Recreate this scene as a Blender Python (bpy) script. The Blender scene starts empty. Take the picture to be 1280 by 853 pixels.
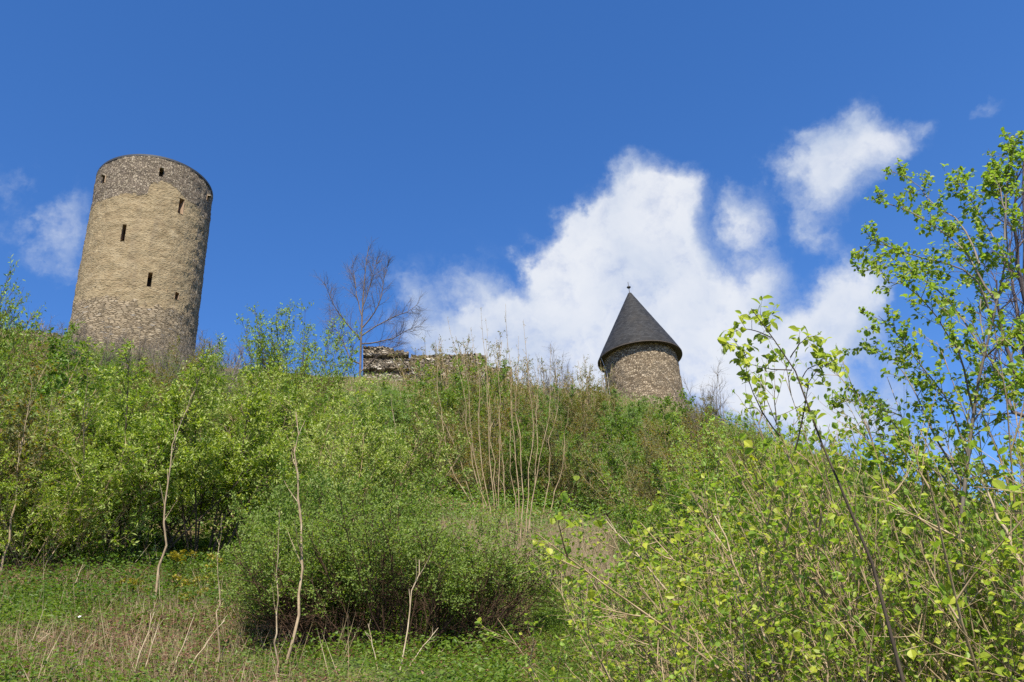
import bpy, math, random
import numpy as np
from mathutils import Vector, Matrix

# ------------------------------------------------------------------ scene, camera, world, sun
scn = bpy.context.scene
COL = scn.collection
F_PX = 1060.0; PITCH = math.radians(27.0); ROLL = math.radians(4.5); EYE = np.array([0., 0., 1.6])
_f = np.array([0, math.cos(PITCH), math.sin(PITCH)]); _u0 = np.array([0, -math.sin(PITCH), math.cos(PITCH)]); _r0 = np.array([1., 0, 0])
# the photograph is turned so that world-up leans to the left in the frame
CU = math.cos(ROLL) * _u0 + math.sin(ROLL) * _r0
CR = math.cos(ROLL) * _r0 - math.sin(ROLL) * _u0
CF = _f
cam_d = bpy.data.cameras.new('camera'); cam = bpy.data.objects.new('camera', cam_d); COL.objects.link(cam)
cam_d.sensor_width = 36.0; cam_d.lens = 36.0 * F_PX / 1280.0; cam_d.clip_end = 20000; cam_d.clip_start = 0.05
cam.matrix_world = Matrix(((CR[0], CU[0], -CF[0], EYE[0]), (CR[1], CU[1], -CF[1], EYE[1]), (CR[2], CU[2], -CF[2], EYE[2]), (0, 0, 0, 1)))
scn.camera = cam

def ray(x, y):
    v = CF * F_PX + CR * (x - 640.0) - CU * (y - 426.5)
    return v / np.linalg.norm(v)
def at(x, y, d):                       # point of the sight line x,y at horizontal distance d
    v = ray(x, y); return EYE + v * (d / math.hypot(v[0], v[1]))

SUN_EL = math.radians(54); SUN_AZ = math.radians(172)   # azimuth from +Y towards +X
EXPOSURE = 1.0
world = bpy.data.worlds.new('World'); scn.world = world; world.use_nodes = True
def build_world():
    nt = world.node_tree; nt.nodes.clear(); N = nt.nodes.new; L = nt.links.new
    out = N('ShaderNodeOutputWorld'); sky = N('ShaderNodeTexSky'); sky.sky_type = 'NISHITA'; sky.sun_disc = False
    sky.sun_elevation = SUN_EL; sky.sun_rotation = SUN_AZ; sky.altitude = 600; sky.air_density = 1.0; sky.dust_density = 0.3; sky.ozone_density = 3.0
    hs = N('ShaderNodeHueSaturation'); hs.inputs['Saturation'].default_value = 1.27; hs.inputs['Value'].default_value = 1.0
    tn = N('ShaderNodeMix'); tn.data_type = 'RGBA'; tn.blend_type = 'MULTIPLY'; tn.inputs[0].default_value = 1; tn.inputs[7].default_value = (1.03, .955, 1.03, 1)
    L(sky.outputs[0], tn.inputs[6]); L(tn.outputs[2], hs.inputs['Color'])
    bg = N('ShaderNodeBackground'); bg.inputs['Strength'].default_value = 0.103; L(hs.outputs[0], bg.inputs['Color'])
    tc = N('ShaderNodeTexCoord')
    def vm(op, a, b=None):
        n = N('ShaderNodeVectorMath'); n.operation = op; L(a, n.inputs[0])
        if b is not None:
            if isinstance(b, tuple): n.inputs[1].default_value = b
            else: L(b, n.inputs[1])
        return n
    def noise(scale, det, rough, vec):
        n = N('ShaderNodeTexNoise'); n.inputs['Scale'].default_value = scale; n.inputs['Detail'].default_value = det; n.inputs['Roughness'].default_value = rough
        L(vec, n.inputs['Vector']); return n
    def m(op, a, b):
        n = N('ShaderNodeMath'); n.operation = op
        for i, v in enumerate((a, b)):
            if isinstance(v, (int, float)): n.inputs[i].default_value = v
            else: L(v, n.inputs[i])
        return n.outputs[0]
    def mr(v, a, b, c, d, smooth=True):
        n = N('ShaderNodeMapRange'); n.interpolation_type = 'SMOOTHSTEP' if smooth else 'LINEAR'
        L(v, n.inputs[0])
        for i, q in enumerate((a, b, c, d)): n.inputs[i + 1].default_value = q
        return n.outputs[0]
    d0 = tc.outputs['Generated']
    n1 = noise(8, 6, .62, d0); c1 = vm('SUBTRACT', n1.outputs['Color'], (.5, .5, .5)); s1 = vm('SCALE', c1.outputs[0]); s1.inputs['Scale'].default_value = .10
    dd = vm('ADD', d0, s1.outputs[0]).outputs[0]
    blobs = [(740,440,190,.2),(950,450,130,.28),(585,395,90,.2),(1080,480,120,.25),(60,290,70,.1),(812,232,44,1),(850,242,40,1),(780,275,52,1),(742,290,40,1),(830,285,50,1),(705,325,42,1),(765,340,68,1),(838,345,56,.9),(676,330,26,.8),
        (790,405,90,1),(862,395,60,.8),(935,352,44,.6),(968,336,32,.42),(655,410,54,.85),(602,418,46,.62),(560,412,44,.4),(525,368,40,.3),(590,358,36,.34),
        (485,405,42,.34),(705,440,70,.85),(540,445,46,.6),(905,420,70,.7),(880,465,60,.55),(936,276,38,1.1),(1062,180,58,.8),(1008,207,50,.85),(1098,172,42,.6),
        (1138,172,34,.42),(1165,163,22,.25),(1045,232,34,.55),(1025,278,34,.65),(1035,300,22,.35),(1075,335,44,.75),(1060,390,52,.8),(1098,365,34,.5),(1025,430,60,.8),
        (975,445,60,.7),(1000,520,66,.8),(1075,540,60,.7),(1130,470,50,.4),(640,470,70,.85),(730,480,60,.85),(96,258,34,.44),(45,284,44,.32),(80,292,34,.45),(88,330,32,.36),(84,360,26,.3),(20,213,30,.42),
        (1220,140,20,.42),(1172,215,18,.4),(940,480,55,.6),(1180,580,60,.5),(-150,250,90,.7),(-260,330,120,.8),(1450,330,110,.6),(1600,250,130,.8)]
    acc = None
    for x, y, r, w in blobs:
        c = ray(x, y); R = np.linalg.norm(ray(x + r * 1.62, y) - c)
        dist = vm('DISTANCE', dd, tuple(c)).outputs['Value']
        v = mr(dist, R * .0, R, w, 0.0)
        acc = v if acc is None else m('ADD', acc, v)
    acc = m('MINIMUM', acc, 1.15)
    f = noise(16, 9, .62, d0); g = noise(5.5, 5, .55, dd)
    det = m('MULTIPLY', m('SUBTRACT', f.outputs['Fac'], .5), 1.15)
    hz = noise(26, 7, .6, dd); brk = m('MULTIPLY', m('SUBTRACT', hz.outputs['Fac'], .5), 1.3); s = m('ADD', m('ADD', acc, det), brk)
    mask = mr(s, .10, 1.25, 0, .9)
    mask = m('MULTIPLY', mask, mr(acc, .06, .3, 0, 1))
    cr = N('ShaderNodeMix'); cr.data_type = 'RGBA'; L(mr(m('ADD', acc, m('MULTIPLY', m('SUBTRACT', g.outputs['Fac'], .5), 2.6)), .5, 1.6, 0, 1), cr.inputs[0])
    cr.inputs[6].default_value = (.58, .67, .83, 1); cr.inputs[7].default_value = (.93, .95, .98, 1)
    bgc = N('ShaderNodeBackground'); bgc.inputs['Strength'].default_value = .49; L(cr.outputs[2], bgc.inputs['Color'])
    mx = N('ShaderNodeMixShader'); L(mask, mx.inputs[0]); L(bg.outputs[0], mx.inputs[1]); L(bgc.outputs[0], mx.inputs[2]); L(mx.outputs[0], out.inputs['Surface'])
build_world()
world.cycles.sampling_method = 'MANUAL'; world.cycles.sample_map_resolution = 512
sun_d = bpy.data.lights.new('sun', 'SUN'); sun_d.energy = 4.9; sun_d.angle = math.radians(.53); sun_d.color = (1, .92, .79)
sun = bpy.data.objects.new('sun', sun_d); COL.objects.link(sun)
SD = Vector((math.sin(SUN_AZ) * math.cos(SUN_EL), math.cos(SUN_AZ) * math.cos(SUN_EL), math.sin(SUN_EL)))
sun.rotation_euler = SD.to_track_quat('Z', 'Y').to_euler(); sun.location = SD * 200
scn.view_settings.view_transform = 'Standard'; scn.view_settings.look = 'None'; scn.view_settings.exposure = EXPOSURE; scn.view_settings.gamma = 1
scn.view_settings.use_curve_mapping = False
scn.cycles.max_bounces = 6; scn.cycles.diffuse_bounces = 4; scn.cycles.transmission_bounces = 4; scn.cycles.transparent_max_bounces = 4
scn.cycles.use_denoising = False

# ------------------------------------------------------------------ materials
def mat(name):
    m = bpy.data.materials.new(name); m.use_nodes = True; nt = m.node_tree
    return m, nt, nt.nodes.new, nt.links.new, nt.nodes['Principled BSDF']
def ramp(N, stops):
    r = N('ShaderNodeValToRGB'); e = r.color_ramp.elements
    while len(e) < len(stops): e.new(.5)
    for i, (p, c) in enumerate(stops): e[i].position = p; e[i].color = (*c, 1)
    return r
def leaf_mat(name, cols, under=None, trans=.45, tcol=None, rough=.5, spec=.3):
    m, nt, N, L, p = mat(name)
    at_ = N('ShaderNodeAttribute'); at_.attribute_name = 'rnd'
    r = ramp(N, [(i / (len(cols) - 1), c) for i, c in enumerate(cols)]); L(at_.outputs['Fac'], r.inputs[0])
    oi = N('ShaderNodeObjectInfo'); hs = N('ShaderNodeHueSaturation'); L(r.outputs[0], hs.inputs['Color'])
    for sock, lo, hi in (('Hue', .483, .508), ('Value', .82, 1.25)):
        mr_ = N('ShaderNodeMapRange'); L(oi.outputs['Random'], mr_.inputs[0]); mr_.inputs[3].default_value = lo; mr_.inputs[4].default_value = hi
        if sock == 'Value': mr_.inputs[3].default_value, mr_.inputs[4].default_value = hi, lo
        L(mr_.outputs[0], hs.inputs[sock])
    c = hs.outputs[0]
    if under:
        g = N('ShaderNodeNewGeometry'); mx = N('ShaderNodeMix'); mx.data_type = 'RGBA'; L(g.outputs['Backfacing'], mx.inputs[0]); L(c, mx.inputs[6]); mx.inputs[7].default_value = (*under, 1); c = mx.outputs[2]
    L(c, p.inputs['Base Color']); p.inputs['Roughness'].default_value = rough; p.inputs['Specular IOR Level'].default_value = spec
    tr = N('ShaderNodeBsdfTranslucent'); t2 = N('ShaderNodeMix'); t2.data_type = 'RGBA'; t2.blend_type = 'MULTIPLY'; t2.inputs[0].default_value = 1
    L(c, t2.inputs[6]); t2.inputs[7].default_value = (*(tcol or (1.5, 1.5, .7)), 1); L(t2.outputs[2], tr.inputs['Color'])
    ms = N('ShaderNodeMixShader'); ms.inputs[0].default_value = trans; L(p.outputs[0], ms.inputs[1]); L(tr.outputs[0], ms.inputs[2])
    L(ms.outputs[0], nt.nodes['Material Output'].inputs['Surface'])
    return m
def bark_mat(name, a, b, scale=8, mid=None):
    m, nt, N, L, p = mat(name)
    tc = N('ShaderNodeTexCoord'); mp = N('ShaderNodeMapping'); mp.inputs['Scale'].default_value = (1, 1, .35); L(tc.outputs['Object'], mp.inputs[0])
    n = N('ShaderNodeTexNoise'); n.inputs['Scale'].default_value = scale; n.inputs['Detail'].default_value = 5; L(mp.outputs[0], n.inputs['Vector'])
    r = ramp(N, [(.3, a), (.7, b)] if not mid else [(.3, a), (.5, mid), (.7, b)]); L(n.outputs['Fac'], r.inputs[0]); L(r.outputs[0], p.inputs['Base Color'])
    p.inputs['Roughness'].default_value = .85; p.inputs['Specular IOR Level'].default_value = .2
    return m
M = {}
M['willow'] = leaf_mat('willow_leaf', [(0.080,0.165,0.015), (0.154,0.245,0.022), (0.249,0.325,0.044)], under=(0.382,0.445,0.137))
M['green'] = leaf_mat('green_leaf', [(0.064,0.142,0.014), (0.122,0.205,0.019), (0.191,0.268,0.029)], under=(0.159,0.262,0.058))
M['olive'] = leaf_mat('olive_leaf', [(.19,.11,.028), (.16,.165,.026), (.17,.21,.03)], under=(.16,.18,.06))
M['hazel'] = leaf_mat('hazel_leaf', [(0.138,0.199,0.015), (0.217,0.285,0.021), (0.307,0.359,0.036)], under=(0.223,0.342,0.053), trans=.42)
M['tiny'] = leaf_mat('tiny_leaf', [(0.069,0.154,0.014), (0.127,0.222,0.021), (0.233,0.308,0.053)], under=(0.180,0.251,0.053))
M['spray'] = leaf_mat('spray_leaf', [(0.170,0.251,0.021), (0.233,0.308,0.027), (0.307,0.365,0.042)], under=(0.223,0.296,0.063), trans=.45)
M['spurge'] = leaf_mat('spurge_bract', [(.15,.14,.015), (.22,.20,.02), (.29,.27,.03)], trans=.3)
M['herb'] = leaf_mat('herb_leaf', [(.055,.115,.014), (.09,.165,.018), (.14,.21,.028)])
M['grass'] = leaf_mat('grass_blade', [(.08,.13,.018), (.12,.175,.022), (.18,.21,.04)])
M['straw'] = leaf_mat('straw_blade', [(.17,.125,.06), (.28,.22,.12), (.42,.36,.23)], trans=.2, tcol=(1,.95,.8))
M['brown_litter'] = leaf_mat('dead_leaf', [(.07,.035,.018), (.13,.065,.035), (.2,.11,.06)], trans=.15, tcol=(1,.8,.6))
M['tan_bark'] = bark_mat('tan_bark', (.18,.125,.065), (.40,.31,.19), 9)
M['ash_bark'] = bark_mat('ash_bark', (.07,.055,.045), (.155,.125,.105), 9)
M['grey_bark'] = bark_mat('grey_bark', (.10,.085,.07), (.22,.19,.155), 9)
M['dark_bark'] = bark_mat('dark_bark', (.035,.026,.02), (.09,.07,.05), 9)
M['brown_twig'] = bark_mat('brown_twig', (.035,.02,.013), (.10,.058,.035), 9)
M['purple_bark'] = bark_mat('purple_bark', (.075,.055,.055), (.16,.13,.12), 9)
M['birch_bark'] = bark_mat('pale_bark', (.13,.10,.07), (.40,.33,.22), 14, (.28,.21,.13))

def ground_mat():
    m, nt, N, L, p = mat('soil_moss')
    tc = N('ShaderNodeTexCoord')
    a = N('ShaderNodeTexNoise'); a.inputs['Scale'].default_value = .35; a.inputs['Detail'].default_value = 6; L(tc.outputs['Object'], a.inputs['Vector'])
    b = N('ShaderNodeTexNoise'); b.inputs['Scale'].default_value = 7; b.inputs['Detail'].default_value = 8; L(tc.outputs['Object'], b.inputs['Vector'])
    r1 = ramp(N, [(.3, (.045,.032,.018)), (.5, (.11,.08,.042)), (.7, (.2,.15,.085))]); L(b.outputs['Fac'], r1.inputs[0])
    r2 = ramp(N, [(.3, (.025,.045,.012)), (.7, (.07,.11,.022))]); L(b.outputs['Fac'], r2.inputs[0])
    mx = N('ShaderNodeMix'); mx.data_type = 'RGBA'; mr_ = N('ShaderNodeMapRange'); mr_.inputs[1].default_value = .42; mr_.inputs[2].default_value = .6; L(a.outputs['Fac'], mr_.inputs[0])
    L(mr_.outputs[0], mx.inputs[0]); L(r1.outputs[0], mx.inputs[6]); L(r2.outputs[0], mx.inputs[7]); L(mx.outputs[2], p.inputs['Base Color'])
    bp = N('ShaderNodeBump'); bp.inputs['Strength'].default_value = .8; bp.inputs['Distance'].default_value = .08; L(b.outputs['Fac'], bp.inputs['Height']); L(bp.outputs[0], p.inputs['Normal'])
    p.inputs['Roughness'].default_value = .95; p.inputs['Specular IOR Level'].default_value = .1
    return m
M['ground'] = ground_mat()

def rubble_nodes(N, L, vec, scale, zs, stones, mortar, mwidth=.09):
    """colour and height of random rubble: zs squeezes the stones into courses"""
    mp = N('ShaderNodeMapping'); mp.inputs['Scale'].default_value = (scale, scale, scale * zs); L(vec, mp.inputs[0])
    dn = N('ShaderNodeTexNoise'); dn.inputs['Scale'].default_value = 1.3; dn.inputs['Detail'].default_value = 3; L(mp.outputs[0], dn.inputs['Vector'])
    ad = N('ShaderNodeVectorMath'); ad.operation = 'MULTIPLY_ADD'; L(dn.outputs['Color'], ad.inputs[0]); ad.inputs[1].default_value = (.6,.6,.6); L(mp.outputs[0], ad.inputs[2])
    v = N('ShaderNodeTexVoronoi'); v.feature = 'F1'; L(ad.outputs[0], v.inputs['Vector']); v.inputs['Scale'].default_value = 1
    e = N('ShaderNodeTexVoronoi'); e.feature = 'DISTANCE_TO_EDGE'; L(ad.outputs[0], e.inputs['Vector']); e.inputs['Scale'].default_value = 1
    sp = N('ShaderNodeSeparateColor'); L(v.outputs['Color'], sp.inputs[0])
    r = ramp(N, stones); L(sp.outputs[0], r.inputs[0])
    er = N('ShaderNodeMapRange'); er.interpolation_type = 'SMOOTHSTEP'; er.inputs[1].default_value = .0; er.inputs[2].default_value = mwidth; L(e.outputs['Distance'], er.inputs[0])
    mx = N('ShaderNodeMix'); mx.data_type = 'RGBA'; L(er.outputs[0], mx.inputs[0]); mx.inputs[6].default_value = (*mortar, 1); L(r.outputs[0], mx.inputs[7])
    hh = N('ShaderNodeMath'); hh.operation = 'MULTIPLY'; L(er.outputs[0], hh.inputs[0]); L(sp.outputs[1], hh.inputs[1])
    ha = N('ShaderNodeMath'); ha.operation = 'MULTIPLY_ADD'; L(er.outputs[0], ha.inputs[0]); ha.inputs[1].default_value = .6; L(hh.outputs[0], ha.inputs[2])
    return mx.outputs[2], ha.outputs[0]
def mixc(N, L, f, a, b):
    mx = N('ShaderNodeMix'); mx.data_type = 'RGBA'; L(f, mx.inputs[0])
    for i, q in ((6, a), (7, b)):
        if isinstance(q, tuple): mx.inputs[i].default_value = (*q, 1)
        else: L(q, mx.inputs[i])
    return mx.outputs[2]
def mixf(N, L, f, a, b):
    mx = N('ShaderNodeMix'); L(f, mx.inputs[0]); L(a, mx.inputs[2]); L(b, mx.inputs[3]); return mx.outputs[0]
def keep_mat():
    m, nt, N, L, p = mat('keep_masonry'); tc = N('ShaderNodeTexCoord'); o = tc.outputs['Object']
    top, toph = rubble_nodes(N, L, o, 5.6, 1.25, [(0, (.10,.082,.065)), (.4, (.18,.147,.115)), (.75, (.26,.22,.165)), (1, (.35,.30,.23))], (.165,.135,.10), .12)
    low, lowh = rubble_nodes(N, L, o, 2.2, 3.6, [(0, (.215,.17,.115)), (.5, (.285,.23,.155)), (.9, (.34,.28,.195)), (1, (.25,.235,.215))], (.165,.13,.085), .14)
    n1 = N('ShaderNodeTexNoise'); n1.inputs['Scale'].default_value = 1.1; n1.inputs['Detail'].default_value = 8; n1.inputs['Roughness'].default_value = .62
    mp = N('ShaderNodeMapping'); mp.inputs['Scale'].default_value = (1, 1, 2.3); L(o, mp.inputs[0]); L(mp.outputs[0], n1.inputs['Vector'])
    pl = ramp(N, [(.3, (.18,.135,.08)), (.48, (.25,.197,.118)), (.7, (.325,.265,.168))]); L(n1.outputs['Fac'], pl.inputs[0])
    n2 = N('ShaderNodeTexNoise'); n2.inputs['Scale'].default_value = 5; n2.inputs['Detail'].default_value = 6; L(mp.outputs[0], n2.inputs['Vector'])
    # lumps of stone telegraphing through the thin plaster
    ls = N('ShaderNodeMapRange'); ls.inputs[1].default_value = .33; ls.inputs[2].default_value = .45; L(n2.outputs['Fac'], ls.inputs[0])
    plc = mixc(N, L, ls.outputs[0], (.17,.125,.07), pl.outputs[0])
    n3 = N('ShaderNodeTexNoise'); n3.inputs['Scale'].default_value = 1.6; n3.inputs['Detail'].default_value = 7; L(o, n3.inputs['Vector'])
    def th(name):
        a = N('ShaderNodeAttribute'); a.attribute_name = name
        s = N('ShaderNodeMath'); s.operation = 'MULTIPLY_ADD'; L(n3.outputs['Fac'], s.inputs[0]); s.inputs[1].default_value = .9; L(a.outputs['Fac'], s.inputs[2])
        r = N('ShaderNodeMapRange'); r.inputs[1].default_value = .88; r.inputs[2].default_value = 1.02; L(s.outputs[0], r.inputs[0]); return r.outputs[0]
    t_top, t_low, t_worn = th('zone_top'), th('zone_low'), th('zone_worn')
    c = mixc(N, L, t_worn, plc, low); h = mixf(N, L, t_worn, n2.outputs['Fac'], lowh)
    c = mixc(N, L, t_low, c, low); h = mixf(N, L, t_low, h, lowh)
    c = mixc(N, L, t_top, c, top); h = mixf(N, L, t_top, h, toph)
    # streaks of grime running down
    st = N('ShaderNodeTexNoise'); st.inputs['Scale'].default_value = 1; st.inputs['Detail'].default_value = 6
    m2 = N('ShaderNodeMapping'); m2.inputs['Scale'].default_value = (1.5, 1.5, .16); L(o, m2.inputs[0]); L(m2.outputs[0], st.inputs['Vector'])
    sr = N('ShaderNodeMapRange'); sr.inputs[1].default_value = .54; sr.inputs[2].default_value = .74; sr.inputs[4].default_value = .55; L(st.outputs['Fac'], sr.inputs[0])
    c = mixc(N, L, sr.outputs[0], c, (.16,.13,.09))
    L(c, p.inputs['Base Color']); p.inputs['Roughness'].default_value = .95; p.inputs['Specular IOR Level'].default_value = .1
    bp = N('ShaderNodeBump'); bp.inputs['Strength'].default_value = .9; bp.inputs['Distance'].default_value = .13; L(h, bp.inputs['Height']); L(bp.outputs[0], p.inputs['Normal'])
    return m
def rubble_mat(name, scale, zs, stones, mortar, mw=.1, dist=.1, tint=None):
    m, nt, N, L, p = mat(name); tc = N('ShaderNodeTexCoord'); o = tc.outputs['Object']
    c, h = rubble_nodes(N, L, o, scale, zs, stones, mortar, mw)
    n = N('ShaderNodeTexNoise'); n.inputs['Scale'].default_value = .8; n.inputs['Detail'].default_value = 5; L(o, n.inputs['Vector'])
    r = N('ShaderNodeMapRange'); r.inputs[1].default_value = .45; r.inputs[2].default_value = .75; r.inputs[4].default_value = .55; L(n.outputs['Fac'], r.inputs[0])
    c = mixc(N, L, r.outputs[0], c, tint or (.1,.085,.06))
    L(c, p.inputs['Base Color']); p.inputs['Roughness'].default_value = .95; p.inputs['Specular IOR Level'].default_value = .1
    bp = N('ShaderNodeBump'); bp.inputs['Strength'].default_value = .9; bp.inputs['Distance'].default_value = dist; L(h, bp.inputs['Height']); L(bp.outputs[0], p.inputs['Normal'])
    return m
M['keep'] = keep_mat()
M['turret'] = rubble_mat('turret_rubble', 5.0, 1.6, [(0, (.105,.08,.055)), (.35, (.20,.155,.105)), (.75, (.31,.25,.17)), (1, (.41,.34,.25))], (.19,.15,.10), .13, .1, (.17,.145,.11))
M['ruin'] = rubble_mat('ruin_rubble', 2.3, 2.5, [(0, (.10,.08,.06)), (.4, (.20,.165,.12)), (.8, (.33,.285,.22)), (1, (.5,.46,.39))], (.14,.11,.08), .12, .14)
def plain(name, c, rough=.7, metal=0, c2=None, scale=6):
    m, nt, N, L, p = mat(name); p.inputs['Roughness'].default_value = rough; p.inputs['Metallic'].default_value = metal
    tc = N('ShaderNodeTexCoord'); n = N('ShaderNodeTexNoise'); n.inputs['Scale'].default_value = scale; n.inputs['Detail'].default_value = 5; L(tc.outputs['Object'], n.inputs['Vector'])
    r = ramp(N, [(.3, c), (.7, c2 or tuple(q * 1.3 for q in c))]); L(n.outputs['Fac'], r.inputs[0]); L(r.outputs[0], p.inputs['Base Color'])
    return m
M['gap_shade'] = plain('recess_shade', (.03,.024,.018), .95)  # near-black colour stands in for the shade inside the openings
M['jamb'] = plain('jamb_stone', (.28,.19,.12), .95, 0, (.36,.26,.17), 3)
M['lead'] = plain('dark_edge', (.035,.036,.038), .6)
M['iron'] = plain('iron', (.05,.05,.052), .5, .6)
M['cable'] = plain('grey_cable', (.32,.32,.32), .5, .3)
M['soffit'] = plain('soffit_board', (.05,.04,.032), .8)
M['paper'] = plain('white_scrap', (.75,.75,.73), .8)
def slate_mat():
    m, nt, N, L, p = mat('slate'); tc = N('ShaderNodeTexCoord')
    sp = N('ShaderNodeSeparateXYZ'); L(tc.outputs['UV'], sp.inputs[0])
    br = N('ShaderNodeTexBrick'); L(tc.outputs['UV'], br.inputs['Vector']); br.inputs['Scale'].default_value = 1; br.inputs['Brick Width'].default_value = .30; br.inputs['Row Height'].default_value = .20
    br.inputs['Mortar Size'].default_value = .012; br.inputs['Color1'].default_value = (.009,.0095,.010,1); br.inputs['Color2'].default_value = (.028,.029,.030,1); br.inputs['Mortar'].default_value = (.007,.007,.008,1)
    n = N('ShaderNodeTexNoise'); n.inputs['Scale'].default_value = 1.2; n.inputs['Detail'].default_value = 6; L(tc.outputs['Object'], n.inputs['Vector'])
    r = N('ShaderNodeMapRange'); r.inputs[1].default_value = .5; r.inputs[2].default_value = .8; r.inputs[4].default_value = .5; L(n.outputs['Fac'], r.inputs[0])
    c = mixc(N, L, r.outputs[0], br.outputs['Color'], (.03,.026,.021))
    L(c, p.inputs['Base Color']); p.inputs['Roughness'].default_value = .7; p.inputs['Specular IOR Level'].default_value = .25
    md = N('ShaderNodeMath'); md.operation = 'FRACT'; dv = N('ShaderNodeMath'); dv.operation = 'DIVIDE'; dv.inputs[1].default_value = .20; L(sp.outputs[1], dv.inputs[0]); L(dv.outputs[0], md.inputs[0])
    bp = N('ShaderNodeBump'); bp.invert = True; bp.inputs['Strength'].default_value = 1; bp.inputs['Distance'].default_value = .035; L(md.outputs[0], bp.inputs['Height']); L(bp.outputs[0], p.inputs['Normal'])
    return m
M['slate'] = slate_mat()

# ------------------------------------------------------------------ mesh helpers
def mesh_np(name, verts, faces, material, rnd=None, smooth=False, attrs=None, uv=None):
    """faces: list of integer arrays (k,3) or (k,4)"""
    me = bpy.data.meshes.new(name); verts = np.asarray(verts, np.float32)
    me.vertices.add(len(verts)); me.vertices.foreach_set('co', verts.ravel())
    faces = [np.asarray(f, np.int32) for f in faces if len(f)]
    lv = np.concatenate([f.ravel() for f in faces]); tot = np.concatenate([np.full(len(f), f.shape[1], np.int32) for f in faces])
    me.loops.add(len(lv)); me.loops.foreach_set('vertex_index', lv); me.polygons.add(len(tot))
    st = np.concatenate([[0], np.cumsum(tot)[:-1]]).astype(np.int32); me.polygons.foreach_set('loop_start', st)
    me.polygons.foreach_set('use_smooth', np.full(len(tot), smooth, bool))
    for nm, v in ({'rnd': rnd} if rnd is not None else {}).items():
        a = me.attributes.new(nm, 'FLOAT', 'POINT'); a.data.foreach_set('value', np.asarray(v, np.float32))
    for nm, v in (attrs or {}).items():
        a = me.attributes.new(nm, 'FLOAT', 'POINT'); a.data.foreach_set('value', np.asarray(v, np.float32))
    if uv is not None:
        ul = me.uv_layers.new(name='UVMap'); ul.data.foreach_set('uv', np.asarray(uv, np.float32)[lv].ravel())
    me.materials.append(material); me.update(); me.validate()
    return me
def link(name, me, parent=None):
    o = bpy.data.objects.new(name, me); COL.objects.link(o)
    if parent is not None: o.parent = parent
    return o
def thing(name, label, cat, loc=(0, 0, 0), group=None):
    o = bpy.data.objects.new(name, None); COL.objects.link(o); o.location = tuple(loc); o.empty_display_size = .3
    o['label'] = label; o['category'] = cat
    if group: o['group'] = group
    return o
def tag(o, label, cat, group=None):
    o['label'] = label; o['category'] = cat
    if group: o['group'] = group
    return o
def dup(root, name, label, loc, rotz, scale, group=None):
    r = root.copy(); r.name = name; COL.objects.link(r); r.location = tuple(loc); r.rotation_euler = (0, 0, rotz); r.scale = scale; r['label'] = label
    if group: r['group'] = group
    for ch in root.children:
        c = ch.copy(); COL.objects.link(c); c.parent = r
    return r
def norm(v): return v / np.maximum(np.linalg.norm(v, axis=-1, keepdims=True), 1e-9)
def tubes(P, R, sides):
    """P (m,n,3) polylines, R (m,n) radii -> verts, quads"""
    m, n, _ = P.shape
    T = np.empty_like(P); T[:, 1:-1] = P[:, 2:] - P[:, :-2]; T[:, 0] = P[:, 1] - P[:, 0]; T[:, -1] = P[:, -1] - P[:, -2]; T = norm(T)
    T0 = norm(P[:, -1] - P[:, 0])[:, None, :]; ref = np.where(np.abs(T0[..., 2:3]) > .8, np.array([1., .1, 0]), np.array([0, .1, 1.]))
    A = norm(np.cross(T, np.broadcast_to(ref, T.shape))); B = np.cross(T, A)
    th = np.arange(sides) * 2 * math.pi / sides
    V = P[:, :, None, :] + R[:, :, None, None] * (A[:, :, None, :] * np.cos(th)[None, None, :, None] + B[:, :, None, :] * np.sin(th)[None, None, :, None])
    idx = np.arange(m * n * sides).reshape(m, n, sides); nx = np.roll(idx, -1, axis=2)
    F = np.stack([idx[:, :-1], nx[:, :-1], nx[:, 1:], idx[:, 1:]], -1).reshape(-1, 4)
    return V.reshape(-1, 3), F
class Geo:
    def __init__(s): s.v = []; s.f = []; s.n = 0; s.r = []
    def add(s, v, *fs, rnd=None):
        for f in fs: s.f.append(np.asarray(f) + s.n)
        s.v.append(v); s.n += len(v); s.r.append(np.zeros(len(v)) if rnd is None else rnd)
    def mesh(s, name, material, smooth=False):
        tri = [f for f in s.f if f.shape[1] == 3]; qd = [f for f in s.f if f.shape[1] == 4]
        fs = ([np.concatenate(tri)] if tri else []) + ([np.concatenate(qd)] if qd else [])
        return mesh_np(name, np.concatenate(s.v), fs, material, rnd=np.concatenate(s.r), smooth=smooth)
LEAF4 = (np.array([[0, 0, 0], [.45, .5, .12], [1, 0, -.08], [.45, -.5, .12]]), [np.array([[0, 2, 1]])[:, ::-1], np.array([[0, 3, 2]])[:, ::-1]])
_l8 = np.array([[0, 0, 0], [.22, .34, .07], [.55, .5, .10], [.82, .27, .04], [1, 0, -.1], [.82, -.27, .04], [.55, -.5, .10], [.22, -.34, .07], [.4, 0, .0], [.72, 0, -.02]])
LEAF8 = (_l8, [np.array([[0, 8, 1], [3, 9, 4], [0, 7, 8], [4, 9, 5]]), np.array([[1, 8, 9, 2][:3] + [2]])[:0].reshape(0, 4), np.array([[1, 8, 9, 2], [8, 7, 6, 9]]), np.array([[2, 9, 3], [9, 6, 5]])])
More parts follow.
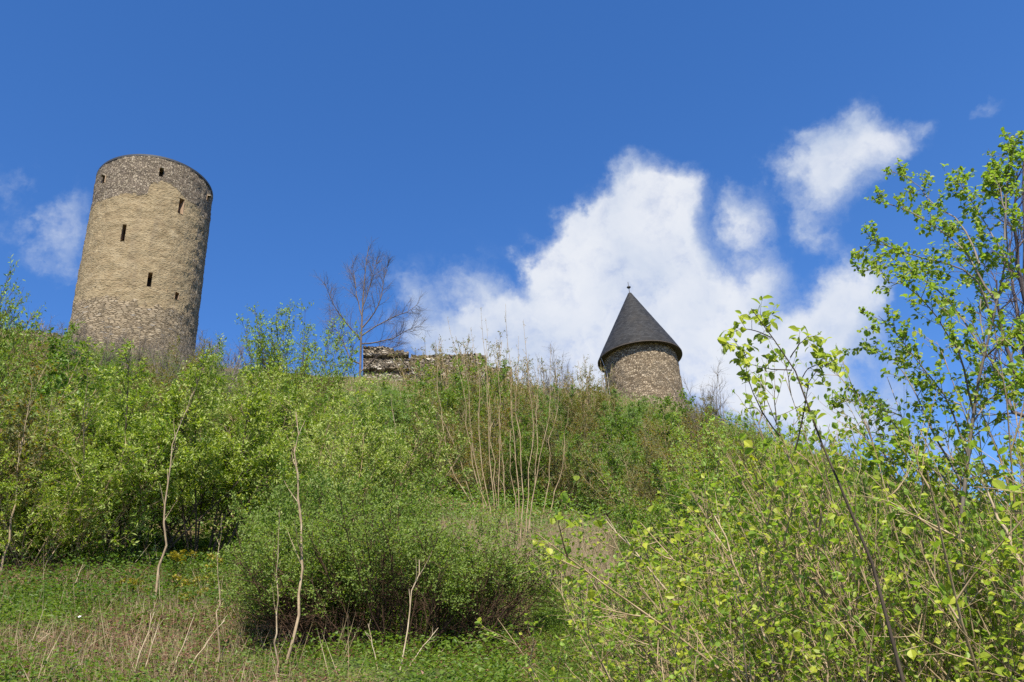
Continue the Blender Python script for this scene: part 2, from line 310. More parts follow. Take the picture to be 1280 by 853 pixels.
def leaves(g, rng, pos, d, nrm, length, wr, shape=LEAF4, rnd=None):
    if len(pos) == 0: return
    tv, tf = shape; d = norm(d); s = norm(np.cross(nrm, d)); nn = np.cross(d, s); k = len(pos); q = len(tv)
    L_ = length[:, None, None]
    V = pos[:, None, :] + L_ * (d[:, None, :] * tv[None, :, 0:1] + s[:, None, :] * tv[None, :, 1:2] * wr + nn[:, None, :] * tv[None, :, 2:3] * wr * 1.6)
    off = (np.arange(k) * q)[:, None, None]
    fs = [(f[None] + off).reshape(-1, f.shape[1]) for f in tf if len(f)]
    r = rng.random(k) if rnd is None else rnd
    g.add(V.reshape(-1, 3), *fs, rnd=np.repeat(r, q))
def sample(P, t):
    """P (m,n,3), t (m,k) -> positions, tangents (m,k,3)"""
    m, n, _ = P.shape; x = np.clip(t, 0, .9999) * (n - 1); i = x.astype(int); f = (x - i)[..., None]; a = np.arange(m)[:, None]
    return P[a, i] * (1 - f) + P[a, i + 1] * f, norm(P[a, i + 1] - P[a, i])
def rperp(rng, T):
    v = rng.normal(size=T.shape); v -= (v * T).sum(-1, keepdims=True) * T; return norm(v)
def walk(rng, p0, d0, L_, n, wob, up):
    """grow m polylines from p0 along d0 with length L_"""
    P = [p0]; d = norm(d0); st = (L_ / (n - 1))[:, None]
    for i in range(n - 1):
        d = norm(d + rng.normal(size=d.shape) * wob + np.array([0, 0, up])); P.append(P[-1] + d * st)
    return np.stack(P, 1)
def kids(rng, P, k, t0, t1, a0, a1, len_fn, n, wob, up, flat=0):
    m = len(P); t = t0 + (t1 - t0) * (np.arange(k)[None] + rng.random((m, k))) / k
    p, T = sample(P, t); a = rng.uniform(a0, a1, (m, k, 1)); pr = rperp(rng, T)
    if flat: pr = norm(pr * np.array([1, 1, 1 - flat]))
    d = T * np.cos(a) + pr * np.sin(a); L_ = len_fn(t) * rng.uniform(.55, 1.15, (m, k))
    return walk(rng, p.reshape(-1, 3), d.reshape(-1, 3), L_.ravel(), n, wob, up)
def rad(P, r0, r1): return np.broadcast_to(np.linspace(r0, r1, P.shape[1])[None], P.shape[:2]).copy()
def leaf_on(g, rng, P, k, length, wr, shape=LEAF4, t0=.1, spread=1.0, upn=.8, droop=0., jit=.02):
    if shape is LEAF8: jit = .0015
    m = len(P); t = t0 + (1 - t0) * rng.random((m, k)); p, T = sample(P, t); p = p.reshape(-1, 3); T = T.reshape(-1, 3)
    d = T * .55 + rperp(rng, T) * spread + np.array([0, 0, -droop]); nrm = rng.normal(size=p.shape) * .55 + np.array([.05, -.45, upn])
    leaves(g, rng, p + rng.normal(size=p.shape) * jit, d, nrm, length * rng.uniform(.6, 1.25, len(p)), wr, shape)

# ------------------------------------------------------------------ terrain
CREST = [(-700, 395), (0, 414), (80, 424), (280, 459), (440, 470), (650, 484), (750, 491), (860, 512), (1000, 562), (1120, 598), (1280, 640), (1900, 800)]
CD = 64.0
_ca = []; _ch = []
for x, y in CREST:
    v = ray(x, y); _ca.append(math.atan2(v[0], v[1])); _ch.append(1.6 + CD * v[2] / math.hypot(v[0], v[1]))
_ca = [-math.pi, -1.6] + _ca + [1.6, math.pi]; _ch = [0, 8] + _ch + [4, 0]
def terrain(x, y):
    x = np.asarray(x, float); y = np.asarray(y, float); d = np.hypot(x, y); a = np.arctan2(x, y); H = np.interp(a, _ca, _ch); t = np.minimum(d / CD, 1)
    z = H * t ** 1.5
    bump = (np.sin(x * .9 + 1.3 * np.sin(y * .5)) * np.cos(y * .8 + .7 * np.sin(x * .6)) * .16 + np.sin(x * 2.3 + y * 1.1) * np.sin(y * 2.7 - x * .8) * .06) * np.clip((d - 4) / 8, 0, 1)
    z = z + bump * np.clip((CD + 6 - d) / 12, .15, 1)
    far = np.clip(d - 100, 0, None); return np.maximum(z - far * .25 * (H > 0), np.where(d > 100, -6.0, -1e9))
def tz(x, y): return float(terrain(x, y))
def hit(x, y):                         # where a sight line meets the hillside
    v = ray(x, y); h = math.hypot(v[0], v[1]); last = 2.0
    for d in np.arange(2, 66, .1):
        p = EYE + v * (d / h)
        if p[2] < tz(p[0], p[1]): return p, d
    return EYE + v * (64 / h), 64.0
def build_ground():
    ds = np.concatenate([np.linspace(0, 30, 90), np.linspace(30.6, 72, 70), np.array([76, 84, 95, 110, 130, 160, 220, 320, 500, 900, 1600, 2600, 4000])])
    az = np.concatenate([np.linspace(-math.pi, -.8, 40)[:-1], np.linspace(-.8, .8, 240), np.linspace(.8, math.pi, 40)[1:]])
    D, A = np.meshgrid(ds, az, indexing='ij'); X = D * np.sin(A); Y = D * np.cos(A); Z = terrain(X, Y)
    n, m = D.shape; idx = np.arange(n * m).reshape(n, m)
    F = np.stack([idx[:-1, :-1], idx[1:, :-1], idx[1:, 1:], idx[:-1, 1:]], -1).reshape(-1, 4)
    o = link('ground', mesh_np('ground', np.stack([X, Y, Z], -1).reshape(-1, 3), [F[:, ::-1]], M['ground'], smooth=True)); o['kind'] = 'structure'
build_ground()

# ------------------------------------------------------------------ towers
def az_of(x, y):
    v = ray(x, y); return math.atan2(v[0], v[1])
def tower_frame(L0, R0, L1, R1, d):
    """axis foot and radii from the two silhouette edges, low (0) and at the rim (1)"""
    out = []
    for Lp, Rp in ((L0, R0), (L1, R1)):
        a, b = az_of(*Lp), az_of(*Rp); half = (b - a) / 2; R = d * math.sin(half); tg = d * math.cos(half)
        zz = []
        for q in (Lp, Rp):
            v = ray(*q); zz.append(1.6 + tg * v[2] / math.hypot(v[0], v[1]))
        out.append(((a + b) / 2, R, sum(zz) / 2, zz))
    return out
def on_tower(x, y, cx, cy, Rf):
    v = ray(x, y); z = 25.0
    for _ in range(6):
        R = Rf(z); a = v[0] ** 2 + v[1] ** 2; b = -2 * (v[0] * cx + v[1] * cy); c = cx * cx + cy * cy - R * R
        disc = max(b * b - 4 * a * c, 0); t = (-b - math.sqrt(disc)) / (2 * a); p = EYE + v * t; z = p[2]
    return math.atan2(p[0] - cx, -(p[1] - cy)), p[2]        # angle 0 faces -Y, grows towards +X
def grid_wall(cx, cy, Rf, z0, z1, openings, dth, dz, noise_amp, seed):
    """cylinder skin with real holes; returns verts (local to axis), quads, theta, z"""
    ths = list(np.arange(-math.pi, math.pi, dth)); zs = list(np.arange(z0, z1, dz)) + [z1]
    for (ta, tb, za, zb) in openings:
        ths = [t for t in ths if not (ta - dth * .45 < t < ta + dth * .45 or tb - dth * .45 < t < tb + dth * .45)] + [ta, tb]
        zs = [z for z in zs if not (za - dz * .3 < z < za + dz * .3 or zb - dz * .3 < z < zb + dz * .3) or z in (z0, z1)] + [za, zb]
    ths = np.array(sorted(set(ths))); zs = np.array(sorted(set(zs)))
    T, Z = np.meshgrid(ths, zs); rg = np.random.default_rng(seed)
    nz = np.zeros_like(T)
    for k in range(26):
        f = rg.uniform(.4, 4.5); ph = rg.uniform(0, 6.28, 2); w = rg.integers(1, 36); nz += np.sin(w * T + ph[0] + .6 * np.sin(Z * f)) * np.cos(Z * f + ph[1]) / (1 + .12 * w)
    nz += rg.normal(size=T.shape) * .9
    R = np.vectorize(Rf)(Z) + nz * noise_amp
    V = np.stack([R * np.sin(T), -R * np.cos(T), Z], -1); n, m = T.shape; idx = np.arange(n * m).reshape(n, m); nx = np.roll(idx, -1, 1)
    F = np.stack([idx[:-1], nx[:-1], nx[1:], idx[1:]], -1)
    keep = np.ones((n - 1, m), bool)
    for (ta, tb, za, zb) in openings:
        j = (ths >= ta - 1e-6) & (ths < tb - 1e-6); i = (zs[:-1] >= za - 1e-6) & (zs[:-1] < zb - 1e-6); keep[np.ix_(i, j)] = False
    return V.reshape(-1, 3), F[keep].reshape(-1, 4), T.ravel(), Z.ravel(), (idx, ths, zs)
def opening_box(name, parent, op, Rf, depth, splay=0):
    """jambs, sill, head and a back painted near-black for the unlit interior of a slit, as one recessed part"""
    ta, tb, za, zb = op; vs = []
    for q, (t0, t1) in ((0.0, (ta, tb)), (depth, (ta, tb))):
        for z in (za, zb):
            for t in (t0, t1):
                R = Rf(z) - q + (.03 if q == 0 else 0); w = t + (splay * ((ta + tb) / 2 - t) if q else 0); vs.append((R * math.sin(w), -R * math.cos(w), z))
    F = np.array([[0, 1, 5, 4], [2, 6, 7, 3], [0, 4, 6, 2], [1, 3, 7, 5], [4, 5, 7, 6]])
    me = mesh_np(name, vs, [F], M['jamb']); me.materials.append(M['gap_shade']); me.polygons[4].material_index = 1
    return link(name, me, parent)

def build_keep():
    d = 73.0
    lo, hi = tower_frame((82, 430), (243, 440), (120, 226), (266, 246), d)
    a = (lo[0] + hi[0]) / 2; cx, cy = d * math.sin(a), d * math.cos(a); z_lo, z_hi = lo[2], hi[2]
    Rf = lambda z: lo[1] + (hi[1] - lo[1]) * min(max((z - z_lo) / (z_hi - z_lo), -.3), 1.05)
    zb = tz(cx, cy) - 1.5
    print('KEEP', a, lo, hi, zb)
    root = thing('round_tower', 'tall ochre round keep with narrow slits and flat rubble top', 'tower', (cx, cy, 0))
    ops = []
    for (x0, y0, x1, y1, w) in ((228, 249, 225, 267, .5), (156, 281, 153, 301, .34), (188, 341, 186, 359, .34), (222, 366, 220, 374, .4), (202, 211, 201, 221, .34), (131, 220, 129, 229, .34), (260, 245, 259, 251, .34)):
        t0, zt = on_tower(x0, y0, cx, cy, Rf); t1, zc = on_tower(x1, y1, cx, cy, Rf); t = (t0 + t1) / 2; h = w / 2 / Rf(zc); ops.append((t - h, t + h, zc, zt))
    V, F, T, Z, (idx, ths, zs) = grid_wall(cx, cy, Rf, zb, z_hi, ops, .018, .14, .022, 3)
    def curve(pts):
        q = sorted(on_tower(x, y, cx, cy, Rf) for x, y in pts); return [p[0] for p in q], [p[1] for p in q]
    tu, zu = curve(((118, 257), (135, 249), (151, 243), (170, 243), (184, 243), (188, 230), (201, 226), (218, 233), (226, 243), (236, 250), (250, 262), (258, 275)))
    tl, zl = curve(((92, 381), (110, 375), (131, 371), (155, 375), (176, 380), (210, 387), (240, 396)))
    zt = np.clip((Z - np.interp(T, tu, zu)) / .8, -1, 1) * .6 + .5; zl_ = np.clip((np.interp(T, tl, zl) - Z) / 1.2, -1, 1) * .55 + .5
    tw, _ = on_tower(238, 330, cx, cy, Rf); worn = np.clip((T - tw) / .45, -1, 1) * .5 + .38
    me = mesh_np('wall', V, [F], M['keep'], smooth=True, attrs={'zone_top': zt, 'zone_low': zl_, 'zone_worn': worn}); link('wall', me, root)
    for i, op in enumerate(ops):
        opening_box('arrow_slit' if i < 4 else 'drain_hole', root, op, Rf, .9 if i < 4 else .5, .3 if i == 0 else -1.3)
    for i in (4, 5, 6):                       # stone spouts under the rim
        ta, tb, za, zb2 = ops[i]; t = (ta + tb) / 2; R = Rf(zb2); nrm = np.array([math.sin(t), -math.cos(t), 0]); sd = np.array([math.cos(t), math.sin(t), 0])
        vs = [];
        for q in (-.3, .32):
            for sx in (-.16, .16):
                for zz in (0, .2): vs.append(nrm * (R + q) + sd * sx + np.array([0, 0, zb2 - .04 + zz - .1 * (q > 0)]))
        link('spout', mesh_np('spout', vs, [np.array([[0, 1, 3, 2], [4, 6, 7, 5], [0, 4, 5, 1], [2, 3, 7, 6], [1, 5, 7, 3], [0, 2, 6, 4]])], M['ruin']), root)
    # near-black coping ring and the roof deck inside it
    n = 160; th = np.linspace(-math.pi, math.pi, n, endpoint=False); prof = [(-.9, -.02), (.035, -.02), (.06, .16), (-.9, .2)]
    V = np.concatenate([np.stack([(Rf(z_hi) + r) * np.sin(th), -(Rf(z_hi) + r) * np.cos(th), np.full(n, z_hi + z + .03)], -1) for r, z in prof])
    k = len(prof); I = np.arange(n * k).reshape(k, n); J = np.roll(I, -1, 1); F = np.concatenate([np.stack([I[q], J[q], J[(q + 1) % k], I[(q + 1) % k]], -1) for q in range(k)])
    link('coping', mesh_np('coping', V, [F], M['lead']), root)
    V = np.concatenate([[[0, 0, z_hi - .3]], np.stack([(Rf(z_hi) - .5) * np.sin(th), -(Rf(z_hi) - .5) * np.cos(th), np.full(n, z_hi - .3)], -1)])
    link('roof_deck', mesh_np('roof_deck', V, [np.stack([np.zeros(n, int), 1 + np.arange(n), 1 + (np.arange(n) + 1) % n], -1)], M['lead']), root)
build_keep()

def build_turret():
    d = 72.0
    lo, hi = tower_frame((757, 478), (855, 494), (755, 452), (848, 448), d)
    ea, eR, ez, ezz = tower_frame((747, 455), (853, 441), (747, 455), (853, 441), d)[0]
    a = ea; cx, cy = d * math.sin(a), d * math.cos(a); Rw = (lo[1] + hi[1]) / 2 * .99; zb = tz(cx, cy) - 3
    ap = at(787, 367, d); print('TURRET', a, lo, hi, eR, ez, ezz, ap, cx, cy, zb)
    Rf = lambda z: Rw * (1 + .02 * (ez - z) / 6)
    root = thing('conical_roof_tower', 'smaller round stone tower with a dark conical slate roof', 'tower', (cx, cy, 0))
    V, F, T, Z, _ = grid_wall(cx, cy, Rf, zb, ez + .35, [], .02, .14, .02, 5)
    link('wall', mesh_np('wall', V, [F], M['turret'], smooth=True), root)
    n = 128; th = np.linspace(-math.pi, math.pi, n + 1); za = float(ap[2]); prof = [(eR, ez), (eR * .86, ez + (za - ez) * .155), (eR * .5, ez + (za - ez) * .525), (.16, za)]
    vs = []; uv = []; sl = 0
    rows = []
    for (r0, z0), (r1, z1) in zip(prof[:-1], prof[1:]):
        for q in np.linspace(0, 1, 12, endpoint=False): rows.append((r0 + (r1 - r0) * q, z0 + (z1 - z0) * q))
    rows.append(prof[-1]); pr = rows[0]
    for r, z in rows:
        sl += math.hypot(r - pr[0], z - pr[1]); pr = (r, z); j = np.random.default_rng(int(z * 50)).normal(size=n + 1) * .004; j[-1] = j[0]
        vs.append(np.stack([(r + j) * np.sin(th), -(r + j) * np.cos(th), np.full(n + 1, z)], -1)); uv.append(np.stack([th * max(r, .8), np.full(n + 1, sl)], -1))
    I = np.arange(len(rows) * (n + 1)).reshape(len(rows), n + 1); F = np.stack([I[:-1, :-1], I[:-1, 1:], I[1:, 1:], I[1:, :-1]], -1).reshape(-1, 4)
    roof = link('roof', mesh_np('roof', np.concatenate(vs), [F], M['slate'], smooth=True, uv=np.concatenate(uv)), root)
    thc = th[:-1]; prof2 = [(eR - .005, ez - .005), (eR - .005, ez - .09), (Rw - .1, ez + .02)]
    V = np.concatenate([np.stack([r * np.sin(thc), -r * np.cos(thc), np.full(n, z)], -1) for r, z in prof2]); I = np.arange(3 * n).reshape(3, n); J = np.roll(I, -1, 1)
    link('soffit', mesh_np('soffit', V, [np.concatenate([np.stack([I[0], J[0], J[1], I[1]], -1), np.stack([I[1], J[1], J[2], I[2]], -1)])], M['soffit']), roof)
    # lead cap, rod, ball and spike
    def lathe(name, prof, m, n=14):
        t = np.linspace(0, 2 * math.pi, n, endpoint=False); V = np.concatenate([np.stack([r * np.sin(t), r * np.cos(t), np.full(n, z)], -1) for r, z in prof]); I = np.arange(len(prof) * n).reshape(-1, n); J = np.roll(I, -1, 1)
        return mesh_np(name, V, [np.stack([I[:-1], J[:-1], J[1:], I[1:]], -1).reshape(-1, 4)[:, ::-1]], m, smooth=True)
    fin = link('finial', lathe('finial', [(.25, za - .2), (.1, za + .05), (.035, za + .1), (.03, za + 1.25), (.004, za + 1.3)], M['lead']), roof)
    link('ball', lathe('ball', [(.01, za + .55), (.12, za + .58), (.2, za + .66), (.2, za + .7), (.12, za + .78), (.01, za + .81)], M['iron']), fin)
    # lightning cable hanging from the eave down the left edge
    t = on_tower(758, 470, cx, cy, Rf)[0] - .02; t2 = -1.42
    p = np.array([[[(eR - .03) * math.sin(t2 + a), -(eR - .03) * math.cos(t2 + a), ez - .05], [(Rw + .12) * math.sin(t2 + a), -(Rw + .12) * math.cos(t2 + a), ez - 1.6], [(Rw + .16) * math.sin(t2 + a), -(Rw + .16) * math.cos(t2 + a), zb]]])
    v, f = tubes(p, np.full((1, 3), .024), 6); link('lightning_cable', mesh_np('lightning_cable', v, [f], M['cable']), root)
build_turret()

def wall_strip(name, top, d, thick, zdrop, seed, ledges=()):
    """ruined masonry along a polyline of rim pixels; real thickness, ragged top"""
    rg = np.random.default_rng(seed); pts = []
    for (x0, y0), (x1, y1) in zip(top[:-1], top[1:]):
        n = max(2, int(math.hypot(x1 - x0, y1 - y0) / 1.6))
        for q in range(n): pts.append((x0 + (x1 - x0) * q / n, y0 + (y1 - y0) * q / n))
    pts.append(top[-1])
    P = np.array([at(x, y, d) for x, y in pts]); P[:, 2] += rg.normal(size=len(P)) * .06 + np.repeat(rg.normal(size=len(P) // 4 + 1), 4)[:len(P)] * .05
    n = len(P); c = P.mean(0); out = norm(np.array([-c[0], -c[1], 0.])); rows = []
    nzr = int(zdrop / .14)
    for j in range(nzr + 1):
        q = P.copy(); q[:, 2] -= (P[:, 2] - (P[:, 2].max() - zdrop)) * j / nzr
        off = rg.normal(size=n) * .045
        for zc, hh, dep in ledges: off = off + np.where(np.abs(q[:, 2] - (P[:, 2].max() - zc)) < hh, dep, 0)
        rows.append(q + out * off[:, None])
    front = np.stack(rows); back = front - out * thick; A = np.concatenate([back[::-1], front], 0)     # one skin over the top
    m = A.shape[0]; I = np.arange(m * n).reshape(m, n); F = [np.stack([I[:-1, :-1], I[1:, :-1], I[1:, 1:], I[:-1, 1:]], -1).reshape(-1, 4)]
    for col in (0, n - 1):                       # the two ends
        e = I[:, col]; h = m // 2; a_, b_ = e[:h][::-1], e[h:]; F.append(np.stack([a_[:-1], a_[1:], b_[1:], b_[:-1]], -1)[:, ::1 if col else -1])
    return A.reshape(-1, 3), F
def build_ruin():
    c = at(545, 470, 66.5); root = thing('ruined_wall', 'ruined grey rubble wall on the crest behind the bare tree', 'wall', (c[0], c[1], tz(c[0], c[1])))
    for nm, top, d, th, zd, sd, led in (('wall_pier', [(454, 434), (470, 433), (485, 434), (500, 438), (511, 440)], 65.4, 1.6, 3.6, 1, [(1.05, .1, -.35), (2.35, .16, -.4), (.1, .12, .08), (.8, .14, .1)]),
                                        ('wall_run', [(508, 445), (540, 444), (570, 443), (596, 442), (607, 444), (609, 455)], 66.2, 1.3, 3.6, 2, []),
                                        ('broken_end', [(606, 457), (625, 460), (640, 460)], 66.6, 1.2, 3, 3, [])):
        V, F = wall_strip(nm, top, d, th, zd, sd, led); V = V - np.array(root.location); link(nm, mesh_np(nm, V, F, M['ruin'], smooth=False), root)
    V, F = wall_strip('low_wall', [(640, 482), (670, 484), (700, 486), (735, 488), (756, 489)], 66.4, .8, 2, 4); o = link('low_wall', mesh_np('low_wall', V, F, M['ruin'])); tag(o, 'low brown stone wall between the ruined wall and the cone-roofed tower', 'wall')
    V, F = wall_strip('low_wall', [(-30, 411), (20, 411), (60, 416), (84, 420)], 66.4, .8, 2, 6); o = link('low_wall', mesh_np('low_wall', V, F, M['ruin'])); tag(o, 'low dark wall at the foot of the tall keep, half hidden by leaves', 'wall')
build_ruin()

# ------------------------------------------------------------------ plants: one prototype per kind, then copies
def shrub(seed, H, spread, n_stem, n1, n2, nl, ll, lw, bare=.15, lean=.5, up=.06, leafm='green', barkm='brown_twig', r0=.022, shape=LEAF4, l2=.45, t_leaf=.1, droop=.0, upn=.8, wob=.1, top_leaf=True, lo=.6):
    rg = np.random.default_rng(seed); az = rg.uniform(0, 2 * math.pi, n_stem); tilt = lean * np.sqrt(rg.random(n_stem)); rr = .12 * spread * np.sqrt(rg.random(n_stem))
    p0 = np.stack([rr * np.cos(az), rr * np.sin(az), np.full(n_stem, -.2)], -1); d0 = np.stack([np.sin(tilt) * np.cos(az), np.sin(tilt) * np.sin(az), np.cos(tilt)], -1)
    S = walk(rg, p0, d0, H * rg.uniform(lo, 1.05, n_stem), 8, wob * .6, up)
    B = kids(rg, S, n1, bare, .97, .45, 1.05, lambda t: spread * .42 * (1.15 - t), 5, wob, up)
    T = kids(rg, B, n2, .15, .98, .4, 1.0, lambda t: l2 * (1.2 - .5 * t), 4, wob * 1.2, up * .5)
    st = Geo(); st.add(*tubes(S, rad(S, r0, r0 * .25), 5)); st.add(*tubes(B, rad(B, r0 * .42, r0 * .14), 4)); st.add(*tubes(T, rad(T, r0 * .17, r0 * .08), 3))
    g = Geo()
    if nl:
        leaf_on(g, rg, T, nl, ll, lw, shape, t_leaf, droop=droop, upn=upn); leaf_on(g, rg, B[:, 2:], max(1, nl // 2), ll, lw, shape, .1, droop=droop, upn=upn)
        if top_leaf: leaf_on(g, rg, S[:, 5:], nl, ll, lw, shape, .1, droop=droop, upn=upn)
    return st.mesh('stem', M[barkm], True), (g.mesh('foliage', M[leafm]) if nl else None), float(np.concatenate([S[:, -1, 2], B[:, -1, 2]]).max() * .97)
PROTO = {}
def proto(kind, *variants): PROTO[kind] = list(variants)
proto('willow', *[shrub(10 + i, 5, 4.4, 16, 14, 6, 11, .125, .36, .06, .75, leafm='willow', barkm='tan_bark', upn=.6, wob=.14, l2=.55) for i in range(3)])
proto('willow_open', *[shrub(20 + i, 5.2, 4.4, 18, 13, 6, 15, .125, .36, .33, .65, leafm='willow', barkm='dark_bark', upn=.55, r0=.03, l2=.55) for i in range(2)])
proto('green', *[shrub(30 + i, 4.5, 4.2, 16, 14, 6, 11, .10, .66, .05, .75, leafm='green', barkm='tan_bark', wob=.14, l2=.5) for i in range(3)])
proto('olive', *[shrub(40 + i, 4.5, 3.8, 18, 14, 6, 7, .095, .55, .06, .6, leafm='olive', barkm='tan_bark', r0=.02, l2=.5) for i in range(2)])
proto('upright', *[shrub(55 + i, 4.5, 1.8, 16, 9, 3, 4, .075, .5, .3, .3, leafm='olive', barkm='tan_bark', r0=.024, l2=.35, lo=.7) for i in range(2)])
proto('bare', *[shrub(50 + i, 3.5, 2.6, 18, 12, 5, 0, .05, .5, .1, .42, barkm='grey_bark', r0=.02) for i in range(2)])
proto('hazel', *[shrub(60 + i, 4.2, 4.2, 14, 12, 5, 8, .09, .76, .06, .8, leafm='hazel', barkm='tan_bark', r0=.022, wob=.14, l2=.5) for i in range(3)])
proto('near_hazel', *[shrub(70 + i, 3.4, 3.6, 14, 12, 5, 4, .05, .76, .06, .85, leafm='hazel', barkm='tan_bark', r0=.0135, shape=LEAF8, wob=.12, l2=.4) for i in range(3)])
proto('fine', *[shrub(90 + i, 3.2, 4.2, 18, 14, 6, 12, .07, .6, .1, .9, leafm='tiny', barkm='brown_twig', r0=.014, wob=.14, l2=.45) for i in range(2)])
proto('airy', *[shrub(80 + i, 6, 3.0, 34, 14, 5, 5, .115, .45, .3, .42, leafm='hazel', barkm='brown_twig', r0=.018, l2=.5, lo=.82) for i in range(2)])
def place(kind, variant, px, d, ytop, wf, name, label, cat, group, rnd=None):
    """a copy whose top stands at pixel (px, ytop), rooted in the slope at distance d"""
    rg = random.Random(f'{px}{d}{ytop}'); P = at(px, ytop, d); z = tz(P[0], P[1]); st, fo, H = PROTO[kind][variant % len(PROTO[kind])]
    s = max(P[2] - z, .6) / (H * 1.02)
    t = thing(name, label, cat, (P[0], P[1], z), group); t.rotation_euler = (0, 0, rg.uniform(0, 6.28)); w = wf * 1.25 * (s if s > .9 else (s + .9) / 2); t.scale = (w, w, s)
    link('stem', st, t)
    if fo: link('foliage', fo, t)
    return t

